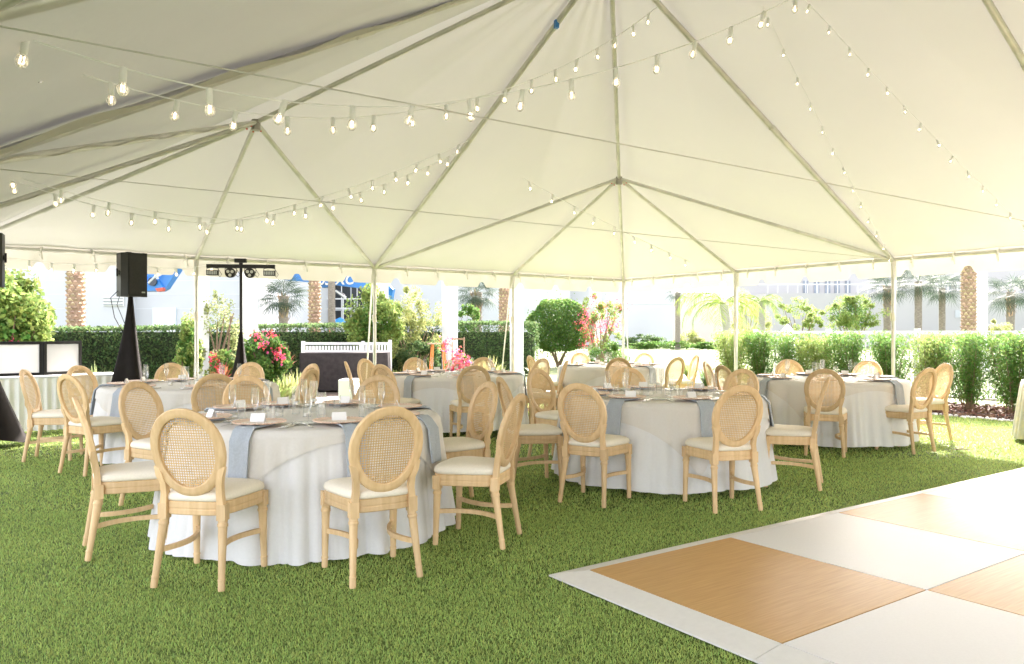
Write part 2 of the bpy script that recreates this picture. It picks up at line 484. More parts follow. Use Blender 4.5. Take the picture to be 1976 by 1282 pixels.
# canvas flap hanging beside the near-left rafter
def flap(a, b, w0, w1):
    n = 60; Vv, F = [], []
    for i in range(n + 1):
        t = i / n; p = a.lerp(b, t)
        w = (w0 * (1 - t) + w1 * t) * (1 + .25 * math.sin(t * 23) * math.sin(t * 7))
        side = Vector((V[0], V[1], 0)) * (.03 + .75 * w) + Vector((0, 0, -.03 - .02 * math.sin(t * 37)))
        Vv += [p + Vector((0, 0, -.03)), p + side * .55 + Vector((0, 0, -.012)), p + side]
    for i in range(n):
        F += [(3*i, 3*i+1, 3*i+4, 3*i+3), (3*i+1, 3*i+2, 3*i+5, 3*i+4)]
    MB().add(Vv, F).build("canvas_flap", canopy_flap, tent, True, 80)
canopy_flap = mat("canvas_flap_vinyl", (.55, .52, .46), .8, var=.06, scale=3, trans=(.12, (.5, .46, .38)))
flap(Np(2), g(2, 2, ZP), .40, .08)
flap(Np(1), CRA, .07, .05)
flap(Np(2), CRA, .07, .05)

# scalloped valance hung from the eave, one curtain per side
def valance(A, B):
    A, B = Vector(A), Vector(B); L = (B - A).length; d = (B - A) / L
    out = d.cross(Vector((0, 0, 1))).normalized()
    if (A.lerp(B, .5) + out - tent_c).length < (A.lerp(B, .5) - tent_c).length: out = -out
    n = int(L / .025); step = L / round(L / .92)
    Vv, F = [], []
    for i in range(n + 1):
        s = L * i / n; ph = (s % step) / step; dist = min(ph, 1 - ph) * step
        cut = .105 * math.exp(-(dist / .075) ** 4)
        drop = .325 - cut
        o = .040 + .010 * math.sin(s * 5.1) + .006 * math.sin(s * 13)
        for k in range(4):
            t = k / 3
            Vv.append(A + d * s + out * (-.012 + (.047 + t * o) * min(1, 3 * t)) + Vector((0, 0, .072 - t * (drop + .022))))
    for i in range(n):
        for k in range(3): F.append((4*i+k, 4*i+k+1, 4*i+5+k, 4*i+4+k))
    return MB().add(Vv, F).build("valance", valance_m, tent, True, 80)
valance(Lp(4), Lp(0)); valance(Lp(0), Rp(NJ)); valance(Np(NJ), Lp(4)); valance(Rp(NJ), Np(NJ))
# lacing ties on the eave beams
tie = MB().tube([(0, -.035, -.05), (0, .02, .05)], .016, 6).tube([(0, -.035, .02), (.022, -.05, -.14)], .012, 6).tube([(-.012, .03, .02), (-.03, -.01, -.085)], .006, 6).mesh("lacing_tie", strap_m, True, 40)
for A, B in ((Lp(4), Lp(0)), (Lp(0), Rp(4)), (Np(4), Lp(4))):
    L = (B - A).length; d = (B - A) / L; n = int(L / .62)
    for i in range(n):
        p = A + d * (L * (i + .5) / n)
        if p.x ** 2 + p.y ** 2 < 2: continue
        link("lacing_tie", tie, tent, p + Vector((0, 0, .0)), math.atan2(d.y, d.x) + random.uniform(-.5, .5))
# guy straps beside the posts
for p, dx, dy in ((Lp(1), -.28, .5), (Lp(2), -.26, .45), (Lp(3), -.12, .4), (Lp(0), .22, .55), (Rp(1), .16, .5), (Rp(2), .11, .25), (Rp(3), .3, .4)):
    a = p + Vector((-.03 if dx < 0 else .045, .0, -.02)); bpt = Vector((p.x + dx, p.y + dy, .02))
    MB().tube([a, a.lerp(bpt, .5), bpt], .016, 6, flat=.5).build("guy_strap", strap_m, tent)
    MB().tube([Vector((p.x, p.y, 1.55)), Vector((p.x - .01, p.y, 1.68))], .040, 8).build("rope_wrap", rope_m, tent)
MB().box(PK1.lerp(Lp(2), .16) + Vector((0, -.04, -.03)), (.05, .05, .10), .4).build("blue_tape", blue_m, tent)

# ------------------------------------------------------------------ string lights
bulb_b = MB()
bulb_b.lathe([(.004, -.062), (.012, -.066), (.020, -.076), (.0235, -.090), (.021, -.105), (.012, -.116), (.001, -.119)], 12)
bulb_b.tube([(-.006, 0, -.072), (-.007, 0, -.100), (.007, 0, -.102), (.006, 0, -.072)], .0016, 5, mi=1)
bulb_me = bulb_b.mesh("light_bulb", [glass_b, filament], True, 60)
sock_me = MB().lathe([(.001, .004), (.010, .004), (.0135, -.004), (.0145, -.030), (.0145, -.060), (.010, -.066), (.001, -.066)], 10).mesh("socket", socket_m, True, 40)
wire_m = mat("white_wire", (.85, .85, .83), .5)
sheet("unseen_bounce_sheet", [(-60, -70), (60, -70), (60, -4.5), (-60, -4.5)], -0.02, concrete)  # unseen pale sheet added behind the camera to bounce sunlight in as fill
def string_light(pts, nb, sag, label, wire=.0045, t0=.03, t1=.97, scale=1.0):
    o = empty("string_light", pts[0], 0, label, "string lights", "strings of bulbs under the canopy")
    # piecewise catenary through the points
    P = [Vector(p) for p in pts]; path = []
    sags = sag if isinstance(sag, tuple) else (sag,) * len(P)
    for (a, b), sg in zip(zip(P[:-1], P[1:]), sags):
        m = 24
        for i in range(m):
            t = i / m; q = a.lerp(b, t); q.z -= sg * 4 * t * (1 - t); path.append(q)
    path.append(P[-1])
    loc = P[0]
    MB().tube([q - loc for q in path], wire, 6).build("wire", wire_m, o, True)
    seg = [0]
    for a, b in zip(path[:-1], path[1:]): seg.append(seg[-1] + (b - a).length)
    for k in range(nb):
        s = seg[-1] * (t0 + (t1 - t0) * k / (nb - 1)); i = max(j for j in range(len(seg)) if seg[j] <= s + 1e-9); i = min(i, len(path) - 2)
        q = path[i].lerp(path[i + 1], (s - seg[i]) / max(1e-6, seg[i + 1] - seg[i]))
        bo = link("light_bulb", bulb_me, o, q - loc)
        bo.rotation_euler = (random.gauss(0, .14), random.gauss(0, .14), random.uniform(0, 6)); bo.scale = (scale * 1.15,) * 3
        link("socket", sock_me, bo)
    return o
string_light([at(-40, 40, 3.5), at(818, 204, 4.9), at(1560, -20, 6.6)], 15, (.13, .15), "nearest string of bulbs crossing the tent from the upper left edge", scale=1.05)
string_light([at(-20, 80, 4.2), at(700, 226, 6.2), Vector((1.75, 9.4, EYE + 3.92))], 18, (.14, .26), "second string of bulbs sagging just below the nearest one and rising to the peak")
string_light([at(-10, 335, 7.6), at(420, 432, 8.6), at(903, 272, 10.6)], 16, .10, "lower string of bulbs sagging across the left of the tent")
string_light([at(-20, 322, 7.2), at(470, 425, 8.4), at(880, 296, 10.9)], 14, .11, "thin string of bulbs almost doubling the lower left string")
string_light([at(1470, 10, 7.6), Rp(2, ZE - .02)], 13, .06, "string of small bulbs dropping steeply to the right corner post", .0025, scale=.65)
string_light([at(1545, -10, 7.4), at(1985, 445, 9.7)], 14, .05, "string of small bulbs slanting down the right side of the canopy", .0025, scale=.65)
string_light([at(1010, 345, 11.5), at(1330, 505, 14.2)], 9, .05, "faint far string of bulbs sloping down to the back eave")
string_light([Lp(3.95, ZE - .05) + Vector((.05, -.05, 0)), Lp(3.35, ZE - .12) + Vector((.1, -.1, 0)), Lp(2.9, ZE - .05) + Vector((.05, -.05, 0))], 12, .10, "short string of bulbs drooping along the left eave behind the speaker")

# ------------------------------------------------------------------ tables
HT = .765
class Cloth:
    def __init__(s, seed, zb, r=.93, flare=.07):
        rg = np.random.default_rng(seed); s.r = r; s.zb = zb; s.flare = flare + .02
        s.k = np.array([rg.integers(16, 21), rg.integers(22, 28), rg.integers(31, 38)]); s.ph = rg.uniform(0, 6.28, 4); s.am = rg.uniform(.5, 1, 3)
    def pos(s, th, rho):
        """rho: distance along the cloth from the centre"""
        if rho <= s.r - .03: return rho, HT
        d = rho - (s.r - .03)
        rad = .035
        if d < rad * PI / 2:
            a = d / rad; return s.r - .03 + rad * math.sin(a), HT - rad + rad * math.cos(a)
        dd = d - rad * PI / 2
        t = min(1, dd / .72)
        th_ = th + .10 * math.sin(2 * th + s.ph[3]) + .06 * math.sin(5 * th + s.ph[1])
        w = sum(a * (1.9 * abs(math.cos((k * th_ + p + .9 * math.sin(3 * th + s.ph[3])) / 2)) ** .7 - 1.25) for a, k, p in zip(s.am, s.k, s.ph)) / 2
        fold = (.052 * t ** .65) * w + .012 * t * math.sin(5 * th + s.ph[0])
        return s.r + .005 + s.flare * t + fold, HT - rad - dd
    def mesh(s, name, m, off=0.0, half=None, rot=0.0, nth=420, nr=20):
        Vv, F = [(0, 0, HT + off)], []
        full = s.r - .03 + .055 + (HT - .035 - s.zb)
        for i in range(nth):
            th = 2 * PI * i / nth
            if half is None: mx = full + .008 * math.sin(7 * th + s.ph[1])
            else:
                q = (th - rot) % (PI / 2); q = min(q, PI / 2 - q); mx = half / math.cos(q)
                mx = min(mx, half * 1.385)
            inner = s.r - .04
            rs = [inner * .5, inner] + [inner + (mx - inner) * (k + 1) / nr for k in range(nr)]
            for rho in rs:
                rr, z = s.pos(th, rho)
                out = off if z < HT - .02 else 0
                Vv.append(((rr + out) * math.cos(th), (rr + out) * math.sin(th), z + (off if z >= HT - .02 else off * .2)))
        n = nr + 2
        for i in range(nth):
            j = (i + 1) % nth
            F.append((0, 1 + i * n, 1 + j * n))
            for k in range(n - 1): F.append((1 + i*n + k, 1 + i*n + k + 1, 1 + j*n + k + 1, 1 + j*n + k))
        return MB().add(Vv, F).mesh(name, m, True, 80)
    def napkin(s, th, w=.17, r0=.60, hang=.27):
        Vv, F = [], []
        nx, ny = 6, 16; total = s.r - .03 + .055 + hang
        for top in (1, 0):
            for j in range(ny + 1):
                rho = r0 + (total - r0) * j / ny
                for i in range(nx + 1):
                    x = w * (i / nx - .5)
                    dth = x / max(.5, min(rho, s.r))
                    rr, z = s.pos(th + dth * .6, rho)
                    o = .018 + (.010 if top else 0) + .004 * math.sin(i * 1.7 + j * .4)
                    up = z >= HT - .02
                    rr2 = rr + (0 if up else o + .012); z2 = z + (o if up else .004)
                    Vv.append((rr2 * math.cos(th) - x * math.sin(th), rr2 * math.sin(th) + x * math.cos(th), z2))
        n = nx + 1; B = (ny + 1) * n
        for j in range(ny):
            for i in range(nx):
                F.append((j*n+i, j*n+i+1, (j+1)*n+i+1, (j+1)*n+i)); F.append((B+j*n+i, B+(j+1)*n+i, B+(j+1)*n+i+1, B+j*n+i+1))
        for j in range(ny):
            F.append((j*n, (j+1)*n, B+(j+1)*n, B+j*n)); F.append((j*n+nx, B+j*n+nx, B+(j+1)*n+nx, (j+1)*n+nx))
        for i in range(nx):
            F.append((ny*n+i, ny*n+i+1, B+ny*n+i+1, B+ny*n+i)); F.append((i, B+i, B+i+1, i+1))
        return MB().add(Vv, F).mesh("napkin", napkin_m, True, 60)

# ------------------------------------------------------------------ chair prototype meshes (facing +Y, origin on the ground)
def back_y(z): return -.185 - .125 * max(0, (z - .40) / .57) ** 1.4
def make_chair_meshes():
    C = {}
    def leg(top, bot):
        top, bot = Vector(top), Vector(bot)
        zs = [(0, .0165), (.012, .0185), (.050, .0185), (.052, .0205), (.060, .0205), (.063, .0175), (.10, .0185), (.30, .0235), (.325, .0245), (.328, .028), (.342, .028), (.345, .0245), (.362, .026)]
        pts = [bot.lerp(top, z / .362) for z, r in zs]
        b = MB().tube(pts, [r for z, r in zs], 12)
        b.box(top + Vector((0, 0, .042)), (.050, .050, .084))
        return b.mesh("leg", wood, True, 35)
    C['leg'] = [leg((sx * .208, .192, .362), (sx * .212, .205, 0)) for sx in (-1, 1)] + [leg((sx * .170, -.185, .362), (sx * .195, -.245, 0)) for sx in (-1, 1)]
    def outline(k, n=56):
        o = []
        for i in range(n):
            t = 2 * PI * i / n; c, s_ = math.cos(t), math.sin(t)
            x = math.copysign(abs(c) ** .42, c); y = math.copysign(abs(s_) ** .42, s_)
            w = .213 + .032 * y; bow = .018 * (1 - x * x) if y > 0 else .0
            o.append((x * w * k, (.010 + .215 * y + bow * max(0, y)) * k))
        return o
    b = MB()
    rings = [(.985, .385), (1.0, .390), (1.0, .412), (.988, .415), (.988, .422), (1.0, .425), (1.0, .452), (.97, .458)]
    Vv, F = [], []; n = 56
    for k, z in rings: Vv += [(x, y, z - .012 * (1 - min(1, abs(x) / .2)) * 0) for x, y in outline(k)]
    for i in range(len(rings) - 1):
        for k in range(n): F.append((i*n+k, i*n+(k+1)%n, (i+1)*n+(k+1)%n, (i+1)*n+k))
    F.append(tuple(range(n - 1, -1, -1))); F.append(tuple((len(rings)-1)*n + k for k in range(n)))
    C['seat_rail'] = b.add(Vv, F).mesh("seat_rail", wood, True, 30)
    b = MB(); rings = [(.985, .459), (1.015, .466), (1.02, .478), (1.0, .494), (.93, .507), (.75, .517), (.45, .523), (.01, .525)]
    Vv, F = [], []
    for k, z in rings: Vv += [(x, y, z) for x, y in outline(k)]
    for i in range(len(rings) - 1):
        for k in range(n): F.append((i*n+k, i*n+(k+1)%n, (i+1)*n+(k+1)%n, (i+1)*n+k))
    F.append(tuple(range(n - 1, -1, -1)))
    C['seat_cushion'] = b.add(Vv, F).mesh("seat_cushion", linen_seat, True, 60)
    # oval back frame
    zc, n = .728, 64
    sec = [(0, -.014), (.006, -.018), (.026, -.018), (.044, -.016), (.050, -.010), (.050, .010), (.044, .017), (.026, .019), (.008, .015), (0, .010)]
    Vv, F = [], []
    for i in range(n):
        t = 2 * PI * i / n; c, s_ = math.cos(t), math.sin(t)
        for q, dy in sec:
            hx, hz = .162 + q, .192 + q
            egg = 1 + .05 * s_
            z = zc + hz * s_; x = hx * c * egg
            Vv.append((x, back_y(z) + dy + .25 * x * x, z))
    m = len(sec)
    for i in range(n):
        j = (i + 1) % n
        for k in range(m): F.append((i*m+k, i*m+(k+1)%m, j*m+(k+1)%m, j*m+k))
    C['back_frame'] = MB().add(Vv, F).mesh("back_frame", wood, True, 35)
    # woven cane with open holes
    p = .0142; Vv, F = [], []
    for iz in range(-15, 16):
        for ix in range(-13, 14):
            x0, z0 = ix * p, iz * p
            if (x0 / .172) ** 2 + (z0 / .201) ** 2 > 1: continue
            bidx = len(Vv)
            for r, sqr in ((p / 2, True), (p * .315, False)):
                for k in range(8):
                    a = PI / 4 * k
                    if sqr: dx = round(math.cos(a) * 1.2) ; dz = round(math.sin(a) * 1.2); X, Z = x0 + max(-1, min(1, dx)) * r, z0 + max(-1, min(1, dz)) * r
                    else: X, Z = x0 + math.cos(a) * r, z0 + math.sin(a) * r
                    z = zc + Z
                    Vv.append((X, back_y(z) + .004 + .25 * X * X + (.0012 if (k % 2 and not sqr) else 0), z))
            for k in range(8): F.append((bidx + k, bidx + (k + 1) % 8, bidx + 8 + (k + 1) % 8, bidx + 8 + k))
    C['cane_panel'] = MB().add(Vv, F).mesh("cane_panel", cane, False)
    C['back_post'] = []
    for sx in (-1, 1):
        pts = [(sx * .170, -.190, .38), (sx * .166, -.190, .44), (sx * .160, -.193, .50), (sx * .162, -.201, .56), (sx * .175, back_y(.61), .61), (sx * .192, back_y(.655) + .008, .655)]
        C['back_post'].append(MB().tube(pts, [.027, .026, .024, .024, .026, .018], 4, sq=True).mesh("back_post", wood, True, 30))
    C['stretcher'] = []
    for sx in (-1, 1):
        pts = []
        for i in range(11):
            t = i / 10; y = .195 - .415 * t
            x = .208 - .020 * t - .085 * 4 * t * (1 - t)
            pts.append((sx * x, y, .215 - .02 * t))
        C['stretcher'].append(MB().tube(pts, .019, 4, sq=True, flat=.75).mesh("stretcher", wood, True, 30))
    return C
CH = make_chair_meshes()
def chair(x, y, rz, label, group):
    o = empty("dining_chair", (x, y, 0), rz, label, "chair", group)
    link("seat_rail", CH['seat_rail'], o); link("seat_cushion", CH['seat_cushion'], o)
    bf = link("back_frame", CH['back_frame'], o); link("cane_panel", CH['cane_panel'], bf)
    for m in CH['leg']: link("leg", m, o)
    for m in CH['back_post']: link("back_post", m, o)
    for m in CH['stretcher']: link("stretcher", m, o)
    return o

# table items
ch = MB()
ch.lathe([(.001, .006), (.10, .006), (.108, .009), (.150, .016), (.160, .017), (.165, .015), (.160, .011), (.105, .001), (.001, .001)], 40)
for k in range(44):
    a = 2 * PI * k / 44; ch.box((.161 * math.cos(a), .161 * math.sin(a), .0165), (.007, .013, .007), a)
charger_me = ch.mesh("charger_plate", charger_m, True, 40)
well_me = MB().lathe([(.001, .0085), (.098, .0085), (.104, .0105), (.106, .0075)], 40).mesh("plate_center", plate_in_m, True, 40)
card_me = MB().add([(-.045, -.022, .001), (.045, -.022, .001), (.045, 0, .052), (-.045, 0, .052), (-.045, .022, .001), (.045, .022, .001),
                    (-.043, -.020, .001), (.043, -.020, .001), (.043, 0, .0505), (-.043, 0, .0505), (-.043, .020, .001), (.043, .020, .001)],
                   [(0, 1, 2, 3), (3, 2, 5, 4), (9, 8, 7, 6), (10, 11, 8, 9)]).mesh("name_card", paper)
fork = MB().tube([(0, -.10, .006), (0, -.02, .004), (0, .02, .007), (0, .05, .006)], [.0055, .004, .003, .009], 6)
for dx in (-.0075, -.0025, .0025, .0075): fork.tube([(dx, .05, .006), (dx, .075, .004), (dx, .10, .008)], .0014, 4)
fork_me = fork.mesh("fork", steel, True, 40)
knife_me = MB().tube([(0, -.11, .006), (0, -.03, .005), (0, .0, .005)], [.006, .005, .004], 6).add(
    [(-.002, 0, .004), (.008, .0, .004), (.011, .07, .004), (-.002, .115, .004), (-.002, 0, .007), (.008, .0, .005), (.011, .07, .005), (-.002, .115, .007)],
    [(0, 3, 2, 1), (4, 5, 6, 7), (0, 1, 5, 4), (1, 2, 6, 5), (2, 3, 7, 6), (3, 0, 4, 7)]).mesh("knife", steel, True, 40)
flute_me = MB().lathe([(.001, .001), (.030, .001), (.031, .003), (.006, .008), (.0035, .02), (.0035, .075), (.007, .085), (.019, .105), (.0255, .14), (.025, .18), (.0225, .225)], 16).mesh("champagne_flute", glass, True, 60)
tumb_me = MB().lathe([(.001, .004), (.024, .004), (.026, .0), (.030, .10)], 16).mesh("water_glass", glass, True, 60)
side_me = MB().lathe([(.001, .003), (.05, .003), (.085, .010), (.085, .012), (.05, .006), (.001, .006)], 28).mesh("side_plate", glass_mat("pale_glass_plate", (.95, .96, .94), .25), True, 60)

SIDES = ["near", "near right", "right", "far right", "far", "far left", "left", "near left"]
def side_word(deg): return SIDES[int(round(((deg + 90) % 360) / 45.0)) % 8]
USED = set()
def uniq(lbl, alt):
    if lbl in USED: lbl = alt
    while lbl in USED: lbl = lbl + " too"
    USED.add(lbl); return lbl

def table(key, cx, cy, zb, half, rot, seats, seed, full=True):
    """key: how to find the table in the picture; seats: (angle, chair distance, jitter in turn)"""
    t = empty("round_table", (cx, cy, 0), 0, "round folding table under the cloths of " + key, "table", "round dining tables")
    MB().lathe([(.001, .735), (.905, .735), (.91, .74), (.91, .755), (.905, .76), (.001, .76)], 48).build("tabletop", brown_w, t, True, 40)
    for a in (45, 135, 225, 315):
        c, s_ = math.cos(math.radians(a)), math.sin(math.radians(a))
        MB().tube([(c * .55, s_ * .55, .735), (c * .60, s_ * .60, 0)], .016, 8).build("leg", alu_d, t, True)
    cl = Cloth(seed, zb)
    tag(link("tablecloth", cl.mesh("tablecloth", cloth), None, (cx, cy, 0)), "white floor-length round cloth on " + key, "tablecloth", "white round tablecloths")
    tag(link("table_overlay", cl.mesh("table_overlay", overlay_m, .012, half, rot), None, (cx, cy, 0)), "ivory square linen laid over " + key, "table overlay", "ivory table overlays")
    zt = HT + .0135
    for k, (deg, r, turn) in enumerate(seats):
        a = math.radians(deg)
        sw = side_word(deg)
        nm = uniq(f"{sw} side of {key}", f"{sw} side of {key}, next clockwise")
        chair(cx + r * math.cos(a), cy + r * math.sin(a), a + PI / 2 + math.radians(turn), f"oval cane-back chair on the {nm}", "cane-back dining chairs")
        if k % 1 == 0:
            tag(link("napkin", cl.napkin(a + .02, .125 + .02 * random.random(), .60, .24 + .05 * random.random()), None, (cx, cy, .004)), f"blue-grey napkin hanging on the {nm}", "napkin", "blue-grey napkins")
        def put(name, me, rr, da, zz, rz, lbl, cat, grp):
            x = cx + rr * math.cos(a) - da * math.sin(a); y = cy + rr * math.sin(a) + da * math.cos(a)
            o = link(name, me, None, (x, y, zz), rz)
            return tag(o, lbl, cat, grp)
        base_r = a + PI / 2
        cp = put("charger_plate", charger_me, .70, 0, zt + .014, base_r + random.random(), f"rose charger plate on the {nm}", "charger plate", "rose charger plates")
        link("plate_center", well_me, cp)
        put("name_card", card_me, .70 - .03, random.uniform(-.03, .03), zt + .024, base_r + random.uniform(-.4, .4), f"white folded name card on the {nm}", "name card", "folded name cards")
        put("champagne_flute", flute_me, .50, -.13 + random.uniform(-.02, .02), zt, 0, f"champagne flute on the {nm}", "glass", "champagne flutes")
        if full:
            put("fork", fork_me, .70, .215, zt + .001, base_r + PI, f"outer fork on the {nm}", "fork", "forks")
            put("fork", fork_me, .715, .190, zt + .001, base_r + PI + .06, f"inner fork on the {nm}", "fork", "forks")
            put("knife", knife_me, .70, -.20, zt + .001, base_r + PI, f"knife on the {nm}", "knife", "knives")
            put("water_glass", tumb_me, .46, -.035 + random.uniform(-.03, .03), zt, 0, f"clear water glass on the {nm}", "glass", "water glasses")
            put("side_plate", side_me, .56, .24, zt + .001, 0, f"pale glass side plate on the {nm}", "plate", "side plates")
        else:
            put("knife", knife_me, .70, -.20, zt + .001, base_r + PI, f"knife on the {nm}", "knife", "knives")
            put("fork", fork_me, .70, .205, zt + .001, base_r + PI, f"fork on the {nm}", "fork", "forks")
    # candles in cylinders at the centre
    for q, (dx, dy, hh) in enumerate(((-.10, .03, .20), (.10, -.02, .16), (.0, .14, .23), (.03, -.16, .07), (-.17, -.14, .07))):
        w = ("tall", "middle", "tallest", "low front", "low left")[q]
        v = empty("candle_vase", (cx + dx, cy + dy, zt), 0, f"{w} clear glass candle cylinder in the middle of {key}", "candle vase", "glass candle cylinders")
        MB().lathe([(.001, .002), (.027, .002), (.029, 0), (.029, hh)], 18).build("cylinder", glass, v, True, 60)
        zc = hh * .35 if hh > .1 else .008
        MB().lathe([(.001, zc), (.022, zc), (.024, zc + .004), (.023, zc + .02), (.001, zc + .022)], 14).build("candle", candle_m, v, True, 60)

R = math.radians
table("the front left table", -1.46, 5.60, .008, .985, R(-58), [(-146.5, 1.16, -3), (-100.8, 1.23, 2), (-59.8, 1.30, 0), (-19.3, 1.295, 3), (30, 1.17, 0), (82, 1.38, 2), (123, 1.56, -6), (154, 1.48, 4)], 1)
table("the dance floor table", 1.42, 7.40, .05, 1.075, R(-128), [(-126, 1.26, 4), (-79, 1.25, 4), (-20, 1.16, -3), (45, 1.26, 0), (94, 1.20, 0), (135, 1.32, 0), (195, 1.28, 0)], 2)
table("the left back table", -3.62, 8.80, .05, 1.03, R(-60), [(-59, 1.15, 0), (-114, 1.2, -4), (194, 1.38, 0), (160, 1.40, 0), (121, 1.3, 0), (85, 1.3, 0), (45, 1.25, 0), (-15, 1.22, 0)], 3, False)
table("the middle back table", -.79, 10.9, .10, 1.03, R(-100), [(-77, 1.2, 0), (-126, 1.15, 0), (190, 1.2, 0), (150, 1.35, 0), (118, 1.3, 0), (78, 1.3, 0), (38, 1.3, 0), (0, 1.25, 0)], 4, False)
table("the farthest table", 1.76, 13.8, .05, 1.03, R(-95), [(-93, 1.25, 0), (107, 1.2, 0), (58, 1.25, 0), (-54, 1.25, 0), (5, 1.25, 0), (200, 1.25, 0)], 5, False)
table("the hedge side table", 4.02, 9.95, .05, 1.0, R(-80), [(-113, 1.25, 0), (-60, 1.05, 0), (4, 1.28, 0), (47, 1.22, 0), (88, 1.25, 0), (152, 1.25, 0), (198, 1.25, 0)], 6, False)
# sliver of one more table at the right edge
fc = Cloth(11, .05, .88)
tag(link("tablecloth", fc.mesh("tablecloth", floral), None, (7.25, 9.5, 0)), "grey floral cloth on a table at the right edge", "tablecloth")
chair(6.12, 8.42, math.atan2(-(7.02 - 5.98), 9.5 - 8.42) , "oval cane-back chair cut off by the right edge", "cane-back dining chairs")

# ------------------------------------------------------------------ sound, lights and serving furniture under the tent
def speaker(name, loc, rz, label, w=.36, d=.34, h=.615):
    o = empty(name, loc, rz, label, "speaker", "loudspeakers on stands")
    b = MB(); ol = [(-w/2, -d*.15), (-w/2 + .035, -d/2), (w/2 - .035, -d/2), (w/2, -d*.15), (w*.30, d/2), (-w*.30, d/2)]
    b.prism(ol, 0, h).build("cabinet", blackp, o)
    MB().box((0, -d/2 - .006, h * .5), (w - .09, .010, h - .07)).build("grille", black, o)
    for s_ in (-1, 1):
        hb = MB().box((s_ * (w*.40 + .012), d*.16, h*.55), (.012, .12, .05), s_ * .30)
        hb.box((s_ * (w*.40 + .024), d*.16, h*.55), (.02, .03, .11), s_ * .30).build("handle", black, o)
    for z in (.0, h):
        for s_ in (-1, 1): MB().box((s_ * (w/2 - .06), -d/2 + .03, z), (.06, .05, .012)).build("corner_pad", blackp, o)
    MB().box((w*.22, -d/2 - .013, .06), (.05, .004, .018)).build("badge", vent_m, o)
    MB().tube([(-w*.30, d*.30, .10), (-w*.62, d*.35, -.02), (-w*.55, d*.2, -.30), (-.03, .03, -.62)], .006, 6).build("power_cord", blackp, o, True)
    MB().tube([(-w*.30, d*.20, .06), (-w*.45, d*.2, -.12), (-.02, .03, -.50)], .005, 6).build("signal_cord", blackp, o, True)
    return o
def scrim_stand(loc, rz, label, h, spread=.52, top=.03):
    o = empty("speaker_stand", loc, rz, label, "speaker stand", "scrimmed stands")
    MB().tube([(0, 0, .3), (0, 0, h + .05)], .018, 10).build("pole", blackp, o, True)
    # stretch-fabric scrim: pole top down to three feet, sides drawn inwards
    n, m_ = 24, 16; Vv, F = [], []
    for j in range(m_ + 1):
        t = j / m_
        for k in range(n):
            a = 2 * PI * k / n; lob = (.5 + .5 * math.cos(3 * (a - PI / 6))) ** 1.3
            r = top + (spread * (.45 + .55 * lob) - top) * t ** (1.0 + .35 * lob)
            Vv.append((r * math.cos(a), r * math.sin(a), h * (1 - t) + .02 + (.10 * (1 - lob) if j == m_ else 0)))
    for j in range(m_):
        for k in range(n): F.append((j*n+k, (j+1)*n+k, (j+1)*n+(k+1)%n, j*n+(k+1)%n))
    MB().add(Vv, F).build("scrim", blackf, o, True, 70)
    for q in range(3):
        a = PI / 6 + 2 * PI * q / 3
        MB().tube([(0, 0, .42), (spread * .97 * math.cos(a), spread * .97 * math.sin(a), .015)], .012, 8).build("leg", blackp, o, True)
    return o
sp = at(252, 641, 11.15)
scrim_stand((sp.x, sp.y, 0), .9, "black scrim-covered speaker stand behind the left back table", EYE + .50, .42)
speaker("speaker", (sp.x, sp.y, EYE + .505), 1.02, "black loudspeaker on the stand left of the light bar")
sl = at(-14, 641, 9.0)
scrim_stand((sl.x - .34, sl.y + .05, 0), .35, "black scrim-covered stand cut off by the left edge", EYE + .52, .66)
speaker("speaker", (sl.x - .06, sl.y, EYE + .525), .15, "black loudspeaker cut off by the left edge")
# light bar
lb = at(465, 641, 12.05)
scrim_stand((lb.x, lb.y, 0), .5, "black scrim-covered pole carrying the light bar", EYE - .02, .34, .025)
MB().tube([(lb.x, lb.y, EYE - .05), (lb.x, lb.y, EYE + 1.0)], .022, 10).build("pole_extension", blackp, bpy.data.objects["speaker_stand.002"]).matrix_parent_inverse = Matrix.Translation((-lb.x, -lb.y, 0)) if False else Matrix()
ext = bpy.data.objects["pole_extension"]; ext.data.transform(Matrix.Rotation(-.5, 4, 'Z') @ Matrix.Translation((-lb.x, -lb.y, 0)))
bar = empty("light_bar", (lb.x, lb.y, EYE + .985), .12, "black stage light bar with four lamps on a pole", "light bar")
MB().box((0, 0, .03), (1.02, .06, .055)).build("crossbar", blackp, bar)
MB().box((.0, -.02, .115), (.17, .09, .06)).build("control_box", blackp, bar)
MB().box((.0, 0, .07), (.05, .05, .04)).build("mount", blackp, bar)
for x, kind in ((-.42, 'sq'), (-.15, 'rd'), (.14, 'rd'), (.43, 'sq')):
    lm = empty("lamp", (x, -.01, -.075)); lm.parent = bar
    MB().tube([(-.085, 0, .0), (-.085, 0, .07), (0, 0, .085), (.085, 0, .07), (.085, 0, .0)], .006, 6).build("yoke", blackp, lm, True)
    if kind == 'rd':
        MB().tube([(0, -.05, 0), (0, .05, 0)], [.078, .070], 20).build("housing", blackp, lm, True, 40)
        b = MB()
        for a in (.5, 2.6, 4.7): b.tube([(.036 * math.cos(a), -.054, .036 * math.sin(a)), (.036 * math.cos(a), -.049, .036 * math.sin(a))], .024, 12)
        b.build("lens", mat("lamp_lens%d" % int(x * 100), (.55, .55, .52), .15), lm, True, 40)
    else:
        b = MB().box((0, 0, 0), (.17, .09, .075))
        b.build("housing", blackp, lm)
        for k in range(6): MB().box((-.065 + .026 * k, -.047, 0), (.018, .008, .055)).build("lens", vent_m, lm)
    MB().tube([(.09, .0, .05), (.13, .02, -.02), (.10, .04, -.06), (.04, .05, .0)], .004, 5).build("power_cord", blackp, lm, True)

